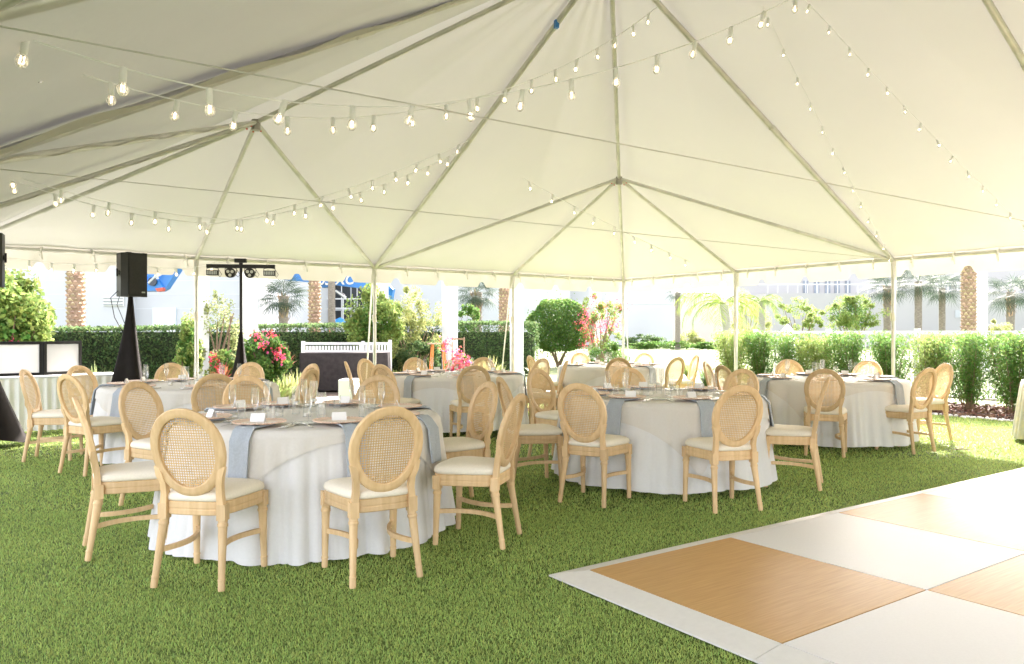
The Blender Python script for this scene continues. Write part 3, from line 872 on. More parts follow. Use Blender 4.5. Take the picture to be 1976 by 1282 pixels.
# booth table at the left with pleated skirt and folding front panels
bt = empty("skirted_table", (-6.62, 10.72, 0), math.atan2(.579, .815), "long table with white pleated skirt behind the framed panels", "table")
hw = 1.30
MB().box((-.2, .33, .745), (2 * hw, .72, .025)).build("tabletop", white_paint, bt)
def skirt(w, d, h, per):
    Vv, F = [], []; pts = []
    x = -w
    path = [(-w, d), (-w, 0), (w, 0), (w, d)]
    for (x0, y0), (x1, y1) in zip(path[:-1], path[1:]):
        L = math.hypot(x1 - x0, y1 - y0); n = int(L / .012)
        nx, ny = (y1 - y0) / L, -(x1 - x0) / L
        for i in range(n):
            s_ = L * i / n; pts.append((x0 + (x1 - x0) * i / n, y0 + (y1 - y0) * i / n, nx, ny, s_))
    for x, y, nx, ny, s_ in pts:
        for t in (0, .15, .5, 1):
            w_ = (.010 + .022 * t) * math.sin(s_ * 2 * PI / per + 1.3 * math.sin(s_ * 3.1)) + .03 * t
            Vv.append((x - nx * -w_ if False else x + nx * w_, y + ny * w_, h * (1 - t) + .012))
    for i in range(len(pts) - 1):
        for k in range(3): F.append((4*i+k, 4*i+4+k, 4*i+5+k, 4*i+1+k))
    return MB().add(Vv, F)
sk = skirt(hw, .70, .745, .11).build("table_skirt", cloth, bt, True, 80); sk.location = (-.2, -.02, 0)
for x in (-1.3, .9):
    for y in (.1, .6): MB().tube([(x, y, .01), (x, y, .735)], .014, 8).build("leg", alu_d, bt, True)
pan = empty("folding_panel_screen", (-6.62, 10.72, .77), math.atan2(.579, .815), "folding screen of black framed panels standing on the skirted table", "panel screen")
def fpanel(x, y, rz, w, h, dark, parent):
    f = empty("panel", (x, y, 0), rz); f.parent = parent
    for (c, d) in (((w/2, 0, .02), (w, .03, .04)), ((w/2, 0, h - .02), (w, .03, .04)), ((.02, 0, h/2), (.04, .031, h - .08)), ((w - .02, 0, h/2), (.04, .031, h - .08))):
        MB().box(c, d).build("frame_bar", blackp, f)
    MB().box((w/2, .004, h/2), (w - .08, .006, h - .08)).build("screen_cloth", black if dark else screen_m, f)
    return f
fpanel(-.98, -.02, .0, .55, .47, True, pan)
p1 = fpanel(-.415, -.02, .03, .56, .47, False, pan)
fpanel(.155, .0, .50, .56, .47, False, pan)
lc = empty("paper_label", (0, 0, 0)); bpy.data.objects.remove(lc)
pl = MB().box((-.98 + .42, -.045, .40), (.13, .002, .065)).build("paper_label", paper, pan)
MB().box((-.98 + .42, -.0475, .415), (.03, .002, .016)).build("printed_crest", black, pan)
MB().box((-.98 + .42, -.0475, .392), (.08, .002, .006)).build("printed_line", vent_m, pan)

# bar table with dark cloth beyond the tent, picket fence behind it
b0 = at(668, 641, 18.3); X0_ = gx
dt = empty("bar_table", (b0.x, b0.y, 0), .06, "rectangular table under a dark brown floor-length cloth beyond the tent", "table")
n = 80; Vv, F = [], []
ol = [(-1.0, -.38), (1.0, -.38), (1.0, .38), (-1.0, .38)]
pts = []
for (x0, y0), (x1, y1) in zip(ol, ol[1:] + ol[:1]):
    L = math.hypot(x1 - x0, y1 - y0); k = int(L / .03)
    for i in range(k): pts.append((x0 + (x1-x0)*i/k, y0 + (y1-y0)*i/k, (y1-y0)/L, -(x1-x0)/L, i * L / k))
for x, y, nx, ny, s_ in pts:
    for t in (0, .06, .4, 1):
        w_ = t * (.03 + .022 * math.sin(s_ * 14 + 2 * math.sin(s_ * 4)))
        Vv.append((x + nx * w_, y + ny * w_, .86 * (1 - t) + .03))
m_ = len(pts)
for i in range(m_):
    j = (i + 1) % m_
    for k in range(3): F.append((4*i+k, 4*i+1+k, 4*j+1+k, 4*j+k))
F.append(tuple(4 * i for i in range(m_)))
MB().add(Vv, F).build("tablecloth", brownf, dt, True, 50)
MB().box((0, 0, .84), (1.96, .72, .03)).build("tabletop", brown_w, dt)
pf = empty("picket_fence", (X0_(668, b0.y + 1.4), b0.y + 1.4, 0), .04, "low white picket fence behind the dark bar table", "fence")
for k in range(27):
    x = -1.0 + k * .078
    MB().prism([(x, -.012), (x + .05, -.012), (x + .05, .012), (x, .012)], .05, 1.02 + .03 * (k > 16)).build("picket", white_paint, pf)
for z in (.35, 1.08, .88): MB().box((0, .02, z), (2.16, .03, .06)).build("rail", white_paint, pf)
for x in (-1.08, .42, 1.1): MB().box((x, .02, .57), (.08, .08, 1.14 + (.06 if x > 1 else 0))).build("post", white_paint, pf)

# ------------------------------------------------------------------ plants
def leaf_mesh(name, C, D, ln, wd, m, rg, cup=.15):
    C = np.asarray(C, np.float64); n = len(C)
    D = D / np.maximum(1e-6, np.linalg.norm(D, axis=1))[:, None]
    q = rg.normal(size=(n, 3)); S = np.cross(D, q); S /= np.maximum(1e-6, np.linalg.norm(S, axis=1))[:, None]
    Nn = np.cross(S, D)
    ln = ln * rg.uniform(.65, 1.25, n)[:, None]; w = wd * rg.uniform(.7, 1.2, n)[:, None]
    P = np.stack([C - D * ln / 2, C + S * w / 2 + Nn * w * cup, C + D * ln / 2, C - S * w / 2 + Nn * w * cup], 1)
    return np_mesh(name, P, np.arange(4 * n).reshape(n, 4), m)
def cloud(rg, n, c, rad, clumps=18, shell=.6, spread=.28, flat=1.0):
    """leaf centres gathered in clumps through an ellipsoid, gaps between"""
    c = np.array(c); rad = np.array(rad)
    d = rg.normal(size=(clumps, 3)); d /= np.linalg.norm(d, axis=1)[:, None]
    r = rg.uniform(shell, 1.0, clumps) ** .6 * rg.choice([1, 1, 1, 1.16], clumps)
    cc = d * r[:, None] * (1 - spread * .7)
    k = rg.integers(0, clumps, n)
    off = rg.normal(size=(n, 3)); off /= np.linalg.norm(off, axis=1)[:, None]; off *= (rg.uniform(0, 1, n) ** .5 * rg.uniform(.45, 1.35, clumps)[k])[:, None] * spread
    p = (cc[k] + off) * rad + c
    D = off + rg.normal(size=(n, 3)) * .25 + np.array([0, 0, -.05])
    return p, D
def stems(name, base, tips, r, parent, m=stem_m):
    b = MB()
    for t in tips:
        base_v, t = Vector(base), Vector(t); mid = base_v.lerp(t, .5) + Vector((random.uniform(-.1, .1), random.uniform(-.1, .1), .05))
        b.tube([base_v + Vector((random.uniform(-.06, .06), random.uniform(-.06, .06), 0)), mid, t], [r, r * .7, r * .3], 6)
    return b.build(name, m, parent, True)
PS = [100]
def bush(name, label, cat, x, Y, zc, rad, leaf, n, ln=.07, wd=.045, clumps=20, spread=.28, shell=.55, group=None, flowers=None, core=None, stem=True):
    """zc: height of the crown's middle; rad: half sizes"""
    PS[0] += 1; rg = np.random.default_rng(PS[0])
    o = empty(name, (x, Y, 0), 0, label, cat, group)
    P, D = cloud(rg, n, (0, 0, zc), rad, clumps, shell, spread)
    P = P[P[:, 2] > .02]; D = D[:len(P)]
    link("crown", leaf_mesh("crown", P, D, ln, wd, leaf, rg), o)
    if core:
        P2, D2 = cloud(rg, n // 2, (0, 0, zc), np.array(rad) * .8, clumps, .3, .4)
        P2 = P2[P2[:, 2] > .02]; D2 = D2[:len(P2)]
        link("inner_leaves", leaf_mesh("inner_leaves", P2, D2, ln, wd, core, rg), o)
    if stem:
        tips = [(rad[0] * .6 * math.cos(a), rad[1] * .6 * math.sin(a), zc + rad[2] * random.uniform(-.1, .5)) for a in np.linspace(0, 5.5, 7)]
        stems("stem", (0, 0, 0), tips, .035 if rad[2] > .6 else .015, o)
    if flowers:
        fm, nf, spots, fr = flowers
        Ps, Ds = [], []
        for (fx, fy, fz) in spots:
            k = nf // len(spots)
            q = rg.normal(size=(k, 3)) * fr
            Ps.append(q + np.array([fx, fy, fz])); Ds.append(rg.normal(size=(k, 3)))
        link("blossom", leaf_mesh("blossom", np.concatenate(Ps), np.concatenate(Ds), .06, .05, fm, rg, .3), o)
    return o

# clipped hedge running behind the left garden
def hedge():
    rg = np.random.default_rng(5)
    d = np.array([.815, .579]); nrm = np.array([.579, -.815]); o0 = np.array([-11.6, 16.9]); L = 15.0; th = .42
    ht = lambda t: 1.40 + .26 * np.clip(t / 13, 0, 1)
    o = empty("clipped_hedge", (o0[0], o0[1], 0), math.atan2(d[1], d[0]), "long clipped dark green hedge running behind the left garden", "hedge")
    n = 34000
    t = rg.uniform(0, L, n); q = rg.uniform(0, 1, n)
    face = q < .62
    z = np.where(face, rg.uniform(0.03, 1, n) * ht(t), ht(t) + rg.normal(0, .025, n))
    y = np.where(face, -th + rg.normal(0, .045, n) + .03 * np.sin(t * 5 + z * 4), rg.uniform(-th, th, n))
    P = np.stack([t, y, z], 1)
    D = rg.normal(size=(n, 3)) + np.where(face[:, None], np.array([0, -.4, -.2]), np.array([0, 0, .5]))
    link("leaves", leaf_mesh("leaves", P, D, .075, .045, leaf_dark, rg), o)
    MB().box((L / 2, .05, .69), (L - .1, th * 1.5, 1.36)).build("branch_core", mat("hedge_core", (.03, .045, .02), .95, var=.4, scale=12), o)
hedge()

# sunlit shrubs and small trees between tent and hedge
def X(px, Y): return gx(px, Y)
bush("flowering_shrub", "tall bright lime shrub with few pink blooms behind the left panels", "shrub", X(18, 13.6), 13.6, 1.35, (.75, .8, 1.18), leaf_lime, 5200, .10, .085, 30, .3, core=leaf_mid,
     flowers=(flower_p, 70, [(.25, -.3, 1.2), (.42, -.2, 1.13), (-.1, -.4, .6)], .06))
bush("airy_shrub", "loose pale green airy shrub between the white columns", "shrub", X(418, 17.0), 17.0, 1.35, (.62, .5, 1.15), leaf_pale, 2600, .06, .045, 40, .22)
bush("airy_shrub", "yellow green shrub left of the first white column", "shrub", X(362, 15.6), 15.6, .85, (.34, .4, .85), leaf_lime, 2400, .08, .055, 24, .28, core=leaf_mid)
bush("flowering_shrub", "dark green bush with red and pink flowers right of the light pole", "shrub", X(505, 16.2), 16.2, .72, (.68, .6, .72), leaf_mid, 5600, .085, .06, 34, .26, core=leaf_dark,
     flowers=(flower_p, 170, [(.16, -.45, 1.12), (.42, -.4, .92), (.52, -.4, .86), (.46, -.3, 1.02), (.0, -.3, 1.30), (.28, -.3, 1.32)], .055))
bush("flowering_shrub", "low orange red flowering shrub between columns left of the light pole", "shrub", X(430, 15.4), 15.4, .55, (.34, .35, .62), leaf_lime, 2200, .075, .05, 22, .26, core=leaf_mid,
     flowers=(flower_r, 110, [(-.05, -.3, .86), (.04, -.3, .70), (.12, -.3, .62), (.06, -.3, .5)], .05))
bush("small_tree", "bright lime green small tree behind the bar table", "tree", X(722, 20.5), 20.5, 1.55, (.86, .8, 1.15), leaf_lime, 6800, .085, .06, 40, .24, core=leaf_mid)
bush("small_tree", "yellowish airy tree left of the middle white column", "tree", X(800, 22), 22, 1.45, (.95, .8, 1.25), leaf_yel, 5600, .075, .05, 46, .2)
bush("dark_shrub", "dark green shrub under the yellowish airy tree", "shrub", X(808, 21.2), 21.2, .62, (.7, .5, .62), leaf_dark, 3600, .07, .05, 24, .3)
bush("dark_shrub", "small dark leafy shrub peeking right of the middle white column", "shrub", X(905, 29), 29, 1.9, (.55, .4, .6), leaf_mid, 1500, .09, .06, 16, .3)
bush("flowering_shrub", "crimson flowering shrub behind the middle back table", "shrub", X(884, 15.6), 15.6, .50, (.36, .35, .46), leaf_mid, 2200, .075, .05, 22, .3,
     flowers=(flower_p, 420, [(-.12, -.3, .62), (.12, -.32, .80), (.02, -.35, .92), (.25, -.3, .72), (-.2, -.3, 1.12), (.05, -.4, .60), (-.05, -.35, .72), (.3, -.28, .55)], .07))
# clipped round topiary
def topiary():
    rg = np.random.default_rng(31); Y = 31.0; x = X(1077, Y)
    o = empty("round_topiary", (x, Y, 0), 0, "large ball-clipped green bush right of the last white column", "topiary")
    n = 12000; v = rg.normal(size=(n, 3)); v /= np.linalg.norm(v, axis=1)[:, None]
    v *= (rg.uniform(.90, 1.02, n) + .05 * np.sin(v[:, 0] * 6 + v[:, 2] * 5))[:, None]
    P = v * np.array([1.22, 1.2, 1.12]) + np.array([0, 0, 1.58]); P = P[P[:, 2] > .62]
    link("crown", leaf_mesh("crown", P, rg.normal(size=(len(P), 3)), .10, .065, leaf_mid, rg), o)
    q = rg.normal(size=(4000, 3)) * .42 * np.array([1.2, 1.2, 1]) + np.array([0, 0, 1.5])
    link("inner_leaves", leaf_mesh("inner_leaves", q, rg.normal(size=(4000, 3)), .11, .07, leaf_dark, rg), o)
    stems("trunk", (0, 0, 0), [(.7 * math.cos(a), .7 * math.sin(a), 1.1) for a in np.linspace(0, 5.3, 7)], .05, o)
topiary()
bush("bougainvillea", "tall bougainvillea with pink red bracts in front of a white column", "shrub", X(1158, 29.5), 29.5, 1.75, (.95, .8, 1.25), leaf_lime, 3000, .085, .06, 34, .2,
     flowers=(flower_p, 800, [(-.55, -.5, 2.05), (-.35, -.6, 1.75), (-.1, -.6, 1.55), (.25, -.6, 1.75), (.55, -.5, 1.6), (-.2, -.5, 2.55), (.1, -.5, 2.3), (-.5, -.6, 1.35), (.7, -.4, 2.3), (-.75, -.5, 1.7), (-.62, -.5, .8), (-.3, -.6, 1.1)], .14))
bush("round_shrub", "round green shrub under the bougainvillea by the back post", "shrub", X(1172, 27.5), 27.5, .45, (.85, .6, .62), leaf_mid, 3800, .075, .05, 26, .3)

# strap-leaved clumps
def clump(x, Y, h, w, m, name, label, cat, n=60, group=None, bw=.035, z0=0.0):
    PS[0] += 1; rg = np.random.default_rng(PS[0]); Vv, F = [], []
    o = empty(name, (x, Y, 0), 0, label, cat, group)
    for i in range(n):
        a = rg.uniform(0, 2 * PI); L = h * rg.uniform(.7, 1.15); out = w * rg.uniform(.15, 1)
        base = np.array([.05 * math.cos(a), .05 * math.sin(a), z0]); sd = np.array([-math.sin(a), math.cos(a), 0]) * bw / 2
        for j in range(5):
            t = j / 4; p = base + np.array([math.cos(a), math.sin(a), 0]) * out * t ** 1.3 + np.array([0, 0, L * (t - .35 * (out / w) * t ** 2.2)])
            ww = (1 - abs(2 * t - .9) ** 2.2 * .8) * (0 if j == 4 else 1) + .02
            Vv += [p - sd * ww, p + sd * ww]
        bb = i * 10
        for j in range(4): F.append((bb + 2*j, bb + 2*j + 1, bb + 2*j + 3, bb + 2*j + 2))
    link("leaves", np_mesh("leaves", np.array(Vv), np.array(F), m), o)
    if z0 > .1: MB().tube([(0, 0, 0), (0, 0, z0 + .05)], .02, 6).build("stem", stem_m, o, True)
    return o
GC = "strap-leaved clumps in the beds"
for px, Y, h, w, m, lab in ((185, 14.6, .78, .40, leaf_pale, "pale strap-leaved clump right of the framed panels"), (205, 15.4, .6, .4, leaf_yel, "yellow strap-leaved clump in front of the speaker scrim"),
        (345, 14.4, .62, .42, leaf_lime, "lime strap-leaved clump left of the first tent post"), (300, 14.8, .55, .4, leaf_lime, "low lime clump behind the left back table"),
        (555, 15.8, .55, .42, leaf_yel, "yellow clump left of the bar table"), (575, 16.4, .60, .42, leaf_pale, "pale clump touching the bar table's left end"), (530, 15.0, .45, .4, leaf_lime, "low lime clump left of the yellow one"),
        (915, 17.6, .75, .42, leaf_pale, "pale spiky clump right of the crimson shrub"), (945, 18.6, .85, .45, leaf_yel, "tall yellow clump before the hedge"), (962, 17.4, .62, .40, leaf_lime, "lime clump left of the last white column"),
        (770, 18.8, .5, .4, leaf_lime, "lime clump right of the bar table"), (1040, 21, .55, .45, leaf_pale, "pale clump before the round topiary"), (1100, 22, .5, .45, leaf_lime, "lime clump right of the topiary trunk"),
        (1255, 24, .45, .5, leaf_pale, "pale low clump right of the bougainvillea"), (1330, 23, .50, .5, leaf_lime, "lime low clump left of the leaning palm"), (1365, 19, .55, .4, leaf_mid, "green clump behind the farthest table"), (1440, 21, .5, .5, leaf_pale, "pale clump left of the shrub row")):
    clump(X(px, Y), Y, h, w, m, "strap_leaf_clump", lab, "plant", 70, GC, .045)
clump(X(636, 22.6), 22.6, .50, .30, ti_leaf, "ti_plant", "orange red ti plant behind the picket fence", "plant", 34, None, .07, .95)
clump(X(545, 16.6), 16.6, .62, .34, ti_leaf, "ti_plant", "red ti plant left of the bar table", "plant", 30, None, .06, .45)
clump(X(428, 15.1), 15.1, .45, .25, ti_leaf, "ti_plant", "small orange ti plant left of the light pole", "plant", 22, None, .05, .35)

# shrub row on the right in front of the white fence
d_r = np.array([V[0], V[1]]); n_r = -U
row0 = CB + V * (2 * SV) + n_r * 2.25
for k in range(14):
    s_ = -4.9 + k * .72
    p = row0 + V * s_
    PS[0] += 1; rg = np.random.default_rng(PS[0])
    hh = 1.22 + .12 * rg.random()
    word = ["leftmost", "second", "third", "fourth", "fifth", "sixth", "seventh", "eighth", "ninth", "tenth", "eleventh", "twelfth", "thirteenth", "rightmost"][k]
    o = empty("screening_shrub", (p[0], p[1], 0), 0, f"upright narrow-leaved shrub, {word} of the row before the white fence", "shrub", "shrubs screening the white fence")
    n = 5000; ns = 18
    az = rg.uniform(0, 2 * PI, ns); rr = rg.uniform(.05, .54 if k < 9 else .50, ns)
    st = rg.integers(0, ns, n); t = rg.uniform(.10, 1, n) ** .85
    cx = np.cos(az[st]) * rr[st] * (.35 + .65 * t); cy = np.sin(az[st]) * rr[st] * (.35 + .65 * t)
    P = np.stack([cx, cy, t * hh], 1) + rg.normal(size=(n, 3)) * np.array([.075, .075, .05])
    P[:, 2] = np.abs(P[:, 2])
    D = rg.normal(size=(n, 3)) + np.array([0, 0, .8])
    link("foliage", leaf_mesh("foliage", P, D, .085, .022, leaf_mid if k % 3 else leaf_lime, rg), o)
    b = MB()
    for a, r_ in zip(az, rr): b.tube([(.08 * math.cos(a), .08 * math.sin(a), 0), (r_ * .6 * math.cos(a), r_ * .6 * math.sin(a), hh * .5), (r_ * math.cos(a), r_ * math.sin(a), hh * .92)], [.009, .006, .003], 5)
    b.build("stem", stem_m, o, True)

# white fence behind the shrub row
f0 = CB + V * (2 * SV) + n_r * 3.35
fa = math.atan2(V[1], V[0])
wf = empty("white_fence", (f0[0], f0[1], 0), fa, "white metal fence with thin balusters behind the shrub row", "fence")
x0f, x1f = -5.2, 6.4
for z, h_ in ((1.36, .07), (1.19, .045), (.12, .045)): MB().box(((x0f + x1f) / 2, 0, z), (x1f - x0f, .05, h_)).build("rail", white_paint, wf)
pk_me = MB().box((0, 0, .66), (.018, .018, 1.06)).mesh("baluster", white_paint)
for k in range(int((x1f - x0f) / .105)): link("baluster", pk_me, wf, (x0f + .05 + k * .105, 0, 0))
for k in range(7): MB().box((x0f + k * (x1f - x0f) / 6, 0, .72), (.09, .09, 1.44)).build("post", white_paint, wf)
PSt = at(1520, 641, 18.5)
gp = empty("gate_post", (PSt.x, PSt.y, 0), fa, "stout white gate post at the left end of the fence", "post")
MB().box((0, 0, .70), (.24, .24, 1.40)).build("shaft", white_paint, gp)
MB().lathe([(.001, 1.56), (.07, 1.50), (.15, 1.43), (.15, 1.40), (.001, 1.40)], 4).build("cap", white_paint, gp)

# mulch chips and the white pebble edge (uncountable)
rg = np.random.default_rng(9)
n = 5200
s_ = rg.uniform(-3, 5.5, n); w_ = rg.uniform(1.12, 3.4, n)
P = row0[None] - n_r * 2.25 + V * s_[:, None] + n_r * w_[:, None]
P3 = np.concatenate([P, rg.uniform(-.005, .03, (n, 1))], 1)
D = rg.normal(size=(n, 3)) * np.array([1, 1, .3])
tag(link("mulch_chips", leaf_mesh("mulch_chips", P3, D, .085, .04, chip_m, rg, .05)), "loose brown bark chips in the bed under the shrub row", "mulch", kind="stuff")
pb = MB()
for k in range(420):
    s1 = rg.uniform(-3.2, 5.6); w1 = 1.06 + rg.normal(0, .05)
    p = row0 - n_r * 2.25 + V * s1 + n_r * w1; r_ = rg.uniform(.018, .035)
    pb.lathe([(.001, r_ * .8), (r_ * .7, r_ * .55), (r_, .0), (r_ * .8, -.02)], 6, (p[0], p[1], .0))
tag(pb.build("pebble_edging", stone_m, None, True, 60), "narrow strip of white pebbles along the mulch bed", "pebbles", kind="stuff")
tw = at(1852, 873, 8.9)
tag(MB().tube([(tw.x - .06, tw.y, .03), (tw.x + .02, tw.y + .01, .036), (tw.x + .11, tw.y - .005, .03)], [.004, .009, .004], 6).build("twig", brown_w, None, True), "small brown twig lying on the sunlit turf", "twig")

# ------------------------------------------------------------------ palms
def pinnate(L, droop, nl, ll, rg, lift=.9, wl=.03):
    """one feather frond leaving the origin along +X"""
    Vv, F = [], []
    pts = []
    for i in range(nl + 1):
        t = i / nl; a = lift - droop * t
        if i == 0: p = np.array([0., 0, 0])
        else: p = pts[-1] + np.array([math.cos(a), 0, math.sin(a)]) * L / nl
        pts.append(p)
    for i in range(2, nl + 1):
        t = i / nl; l = ll * (math.sin(PI * min(1, .15 + .85 * t)) ** .5 * .8 + .2)
        tang = pts[i] - pts[i - 1]; tang /= np.linalg.norm(tang)
        for sgn in (-1, 1):
            d = np.array([0, sgn, 0]) * .75 + tang * .55 + np.array([0, 0, -.35]) + rg.normal(0, .12, 3); d /= np.linalg.norm(d)
            s_ = tang * wl / 2
            b = len(Vv); e = pts[i] + d * l * rg.uniform(.8, 1.1); e[2] -= .12 * l; mid = pts[i] + d * l * .5
            Vv += [pts[i] - s_ * .6, pts[i] + s_ * .6, mid + s_, e, mid - s_]
            F += [(b, b + 1, b + 2, b + 4), (b + 4, b + 2, b + 3, b + 3)]
    R_ = MB().tube([tuple(p) for p in pts], [.02 * (1 - .8 * i / nl) for i in range(nl + 1)], 4)
    return np.array(Vv), F, R_
def fan(L, rg, nl=18, arc=2.3):
    Vv, F = [(0, 0, 0)], []
    pet = L * .55
    for k in range(nl):
        a = (k / (nl - 1) - .5) * 2 * arc; l = L * .62 * (1 - .25 * abs(a) / arc)
        for da, rr in ((-.055, .35), (.055, .35)): Vv.append((pet + math.cos(a + da) * l * rr, math.sin(a + da) * l * rr, -.03 * rr))
        dr = -.30 * l * rg.uniform(.5, 1.4)
        Vv.append((pet + math.cos(a) * l, math.sin(a) * l, dr)); Vv.append((pet, 0, .02))
        b = 1 + 4 * k; F.append((b + 3, b, b + 2, b + 1))
    Vv.append((0, .012, 0)); Vv.append((pet, .01, .02)); Vv.append((pet, -.01, .02)); q = len(Vv)
    F.append((0, q - 3, q - 2, q - 1))
    return np.array(Vv), F
def place(vs_, az, el, pos):
    M = Matrix.Rotation(az, 3, 'Z') @ Matrix.Rotation(-el, 3, 'Y')
    return vs_ @ np.array(M).T + np.array(pos)
def palm(name, label, px, Y, ztop, d, kind, nf, L, leaf, base_z=0.0, lean=0.0, boots=False, bark=bark_s, skirt_=False, group=None, seed=0, azr=None):
    rg = np.random.default_rng(200 + seed); x = X(px, Y)
    o = empty(name, (x, Y, base_z), 0, label, "palm", group)
    zs = np.linspace(0, ztop, 14)
    pts = [(lean * (z / ztop) ** 1.6, 0, z) for z in zs]
    rad = [d / 2 * (1.12 - .12 * min(1, z / .6)) * (1 + .03 * math.sin(z * 7)) for z in zs]
    tr = MB().tube(pts, rad, 14).build("trunk", bark, o, True, 50)
    if boots:
        b = MB(); rows = int(ztop / .11)
        for i in range(rows):
            z = .05 + i * .11
            for k in range(9):
                a = 2 * PI * (k + .5 * (i % 2)) / 9 + rg.normal(0, .05)
                c, s2 = math.cos(a), math.sin(a); r0 = d / 2 * 1.0; tx = lean * (z / ztop) ** 1.6
                w = d * .17 * rg.uniform(.8, 1.15); hh = .085
                o_ = rg.uniform(.025, .05)
                def q(dr, dt, dz): return (tx + c * (r0 + dr) - s2 * dt, s2 * (r0 + dr) + c * dt, z + dz)
                b.add([q(-.02, -w, 0), q(-.02, w, 0), q(o_, w * .55, hh * .8), q(o_, -w * .55, hh * .8), q(-.03, 0, hh * 1.5)], [(0, 1, 2, 3), (3, 2, 4), (0, 3, 4), (1, 4, 2)])
        bo = b.build("leaf_bases", boot_m, tr); bo["kind"] = "stuff"
    if skirt_:
        b = MB()
        for i in range(40):
            a = rg.uniform(0, 2 * PI); z = ztop * rg.uniform(.62, .98); r0 = d / 2; w = d * .12
            c, s2 = math.cos(a), math.sin(a); o_ = rg.uniform(.05, .13)
            def q(dr, dt, dz): return (lean * (z / ztop) ** 1.6 + c * (r0 + dr) - s2 * dt, s2 * (r0 + dr) + c * dt, z + dz)
            b.add([q(-.02, -w, 0), q(-.02, w, 0), q(o_, w * .4, .22), q(o_, -w * .4, .22)], [(0, 1, 2, 3)])
        bo = b.build("leaf_bases", boot_m, tr); bo["kind"] = "stuff"
    AV, AF, base = [], [], 0
    top = np.array([lean, 0, ztop])
    for i in range(nf):
        az = 2.399 * i + rg.normal(0, .2) if azr is None else azr[i % len(azr)] + rg.normal(0, .15)
        if kind == 'fan':
            v, f = fan(L * rg.uniform(.8, 1.1), rg); el = .95 - 1.75 * (i / nf) + rg.normal(0, .12)
            v = place(v, az, el, top)
        else:
            v, f, R_ = pinnate(L * rg.uniform(.85, 1.1), 2.0 + .5 * rg.random(), 30, L * .30, rg, lift=1.15 - .9 * (i / nf))
            v0 = np.array([tuple(p) for p in R_.v]); f0_ = R_.f
            v = np.concatenate([v, v0]); nn = len(v) - len(v0)
            f = [tuple(q) for q in f] + [tuple(k + nn for k in q) for q in f0_ if len(q) == 4]
            v = place(v, az, 0, top)
        AV.append(v); AF += [tuple(k + base for k in q) for q in f]; base += len(v)
    A = np.concatenate(AV)
    AF = [tuple(dict.fromkeys(q)) for q in AF]
    me = bpy.data.meshes.new("crown"); me.from_pydata(A.tolist(), [], AF); me.materials.append(leaf); me.update()
    link("crown", me, o)
    return o
GD = "date palms with diamond-patterned trunks"
palm("date_palm", "thick date palm trunk behind the framed panels at the left", 147, 20, 8.5, .40, 'pin', 14, 2.6, leaf_sabal, boots=True, bark=bark_d, group=GD, seed=1, lean=-.1)
palm("date_palm", "date palm trunk rising behind the bar table", 607, 24, 8.5, .34, 'pin', 14, 2.6, leaf_sabal, boots=True, bark=bark_d, group=GD, seed=2)
palm("date_palm", "slanting date palm trunk left of the last white column", 972, 27.5, 9.0, .34, 'pin', 14, 2.6, leaf_sabal, boots=True, bark=bark_d, group=GD, seed=3, lean=.1)
palm("date_palm", "thick date palm trunk beyond the white fence at the right", 1869, 26, 9.0, .43, 'pin', 14, 2.6, leaf_sabal, boots=True, bark=bark_d, group=GD, seed=4)
GS = "fan palms"
palm("fan_palm", "shaggy fan palm behind the flowering bush left of the bar table", 547, 30, 2.75, .34, 'fan', 48, 1.15, leaf_sabal, skirt_=True, seed=5, group=GS)
palm("fan_palm", "thin-trunked fan palm in front of the dark windows", 640, 33, 5.6, .30, 'fan', 38, 1.2, leaf_sabal, skirt_=True, seed=6, group=GS)
palm("fan_palm", "fan palm with peeling trunk right of the middle white column", 920, 33, 3.05, .42, 'fan', 48, 1.15, leaf_sabal, skirt_=True, seed=7, group=GS)
palm("fan_palm", "fan palm left of the right corner post", 1712, 38, 3.6, .34, 'fan', 44, 1.25, leaf_sabal, skirt_=True, seed=8, group=GS)
palm("fan_palm", "fan palm just right of the right corner post", 1772, 36, 3.7, .32, 'fan', 44, 1.3, leaf_sabal, seed=9, group=GS)
palm("fan_palm", "fan palm close left of the thick right date palm", 1818, 38, 3.5, .30, 'fan', 44, 1.2, leaf_sabal, seed=10, group=GS)
palm("fan_palm", "fan palm farthest to the right", 1950, 34, 3.1, .32, 'fan', 44, 1.2, leaf_sabal, skirt_=True, seed=11, group=GS)
palm("fan_palm", "small dark far fan palm left of the leaning palm", 1308, 62, 4.6, .40, 'fan', 22, 1.3, leaf_sabal, seed=12, group=GS)
palm("feather_palm", "yellowing feather palm with grey trunk behind the farthest table", 1408, 33, 2.55, .34, 'pin', 11, 2.5, leaf_areca, bark=bark_g, seed=13, lean=-.25, azr=[PI, 2.75, 3.5, 0.3, -.2, 1.6, 4.4, 2.9, 5.4, 3.3, .8])
palm("feather_palm", "green feather palm with straight trunk right of the yellowing one", 1470, 40, 2.9, .32, 'pin', 12, 1.6, leaf_lime, bark=bark_g, seed=14)
bush("small_tree", "light green multi-stem tree beyond the fence at its left end", "tree", X(1545, 36), 36, 2.05, (1.2, .9, .85), leaf_lime, 3200, .11, .05, 40, .2)
bush("small_tree", "broad light green tree beyond the fence left of the corner post", "tree", X(1645, 36), 36, 2.15, (1.5, 1.0, 1.0), leaf_lime, 4600, .11, .05, 48, .2, core=leaf_mid)
bush("small_tree", "airy yellow green tree behind the tent post left of the fence", "tree", X(1442, 44), 44, 2.2, (1.5, 1.0, 1.6), leaf_yel, 3200, .12, .06, 40, .2)
bush("low_shrub", "low yellow shrub right of the thick date palm", "shrub", X(1925, 30), 30, 1.2, (.8, .6, .8), leaf_yel, 1800, .09, .06, 22, .28)
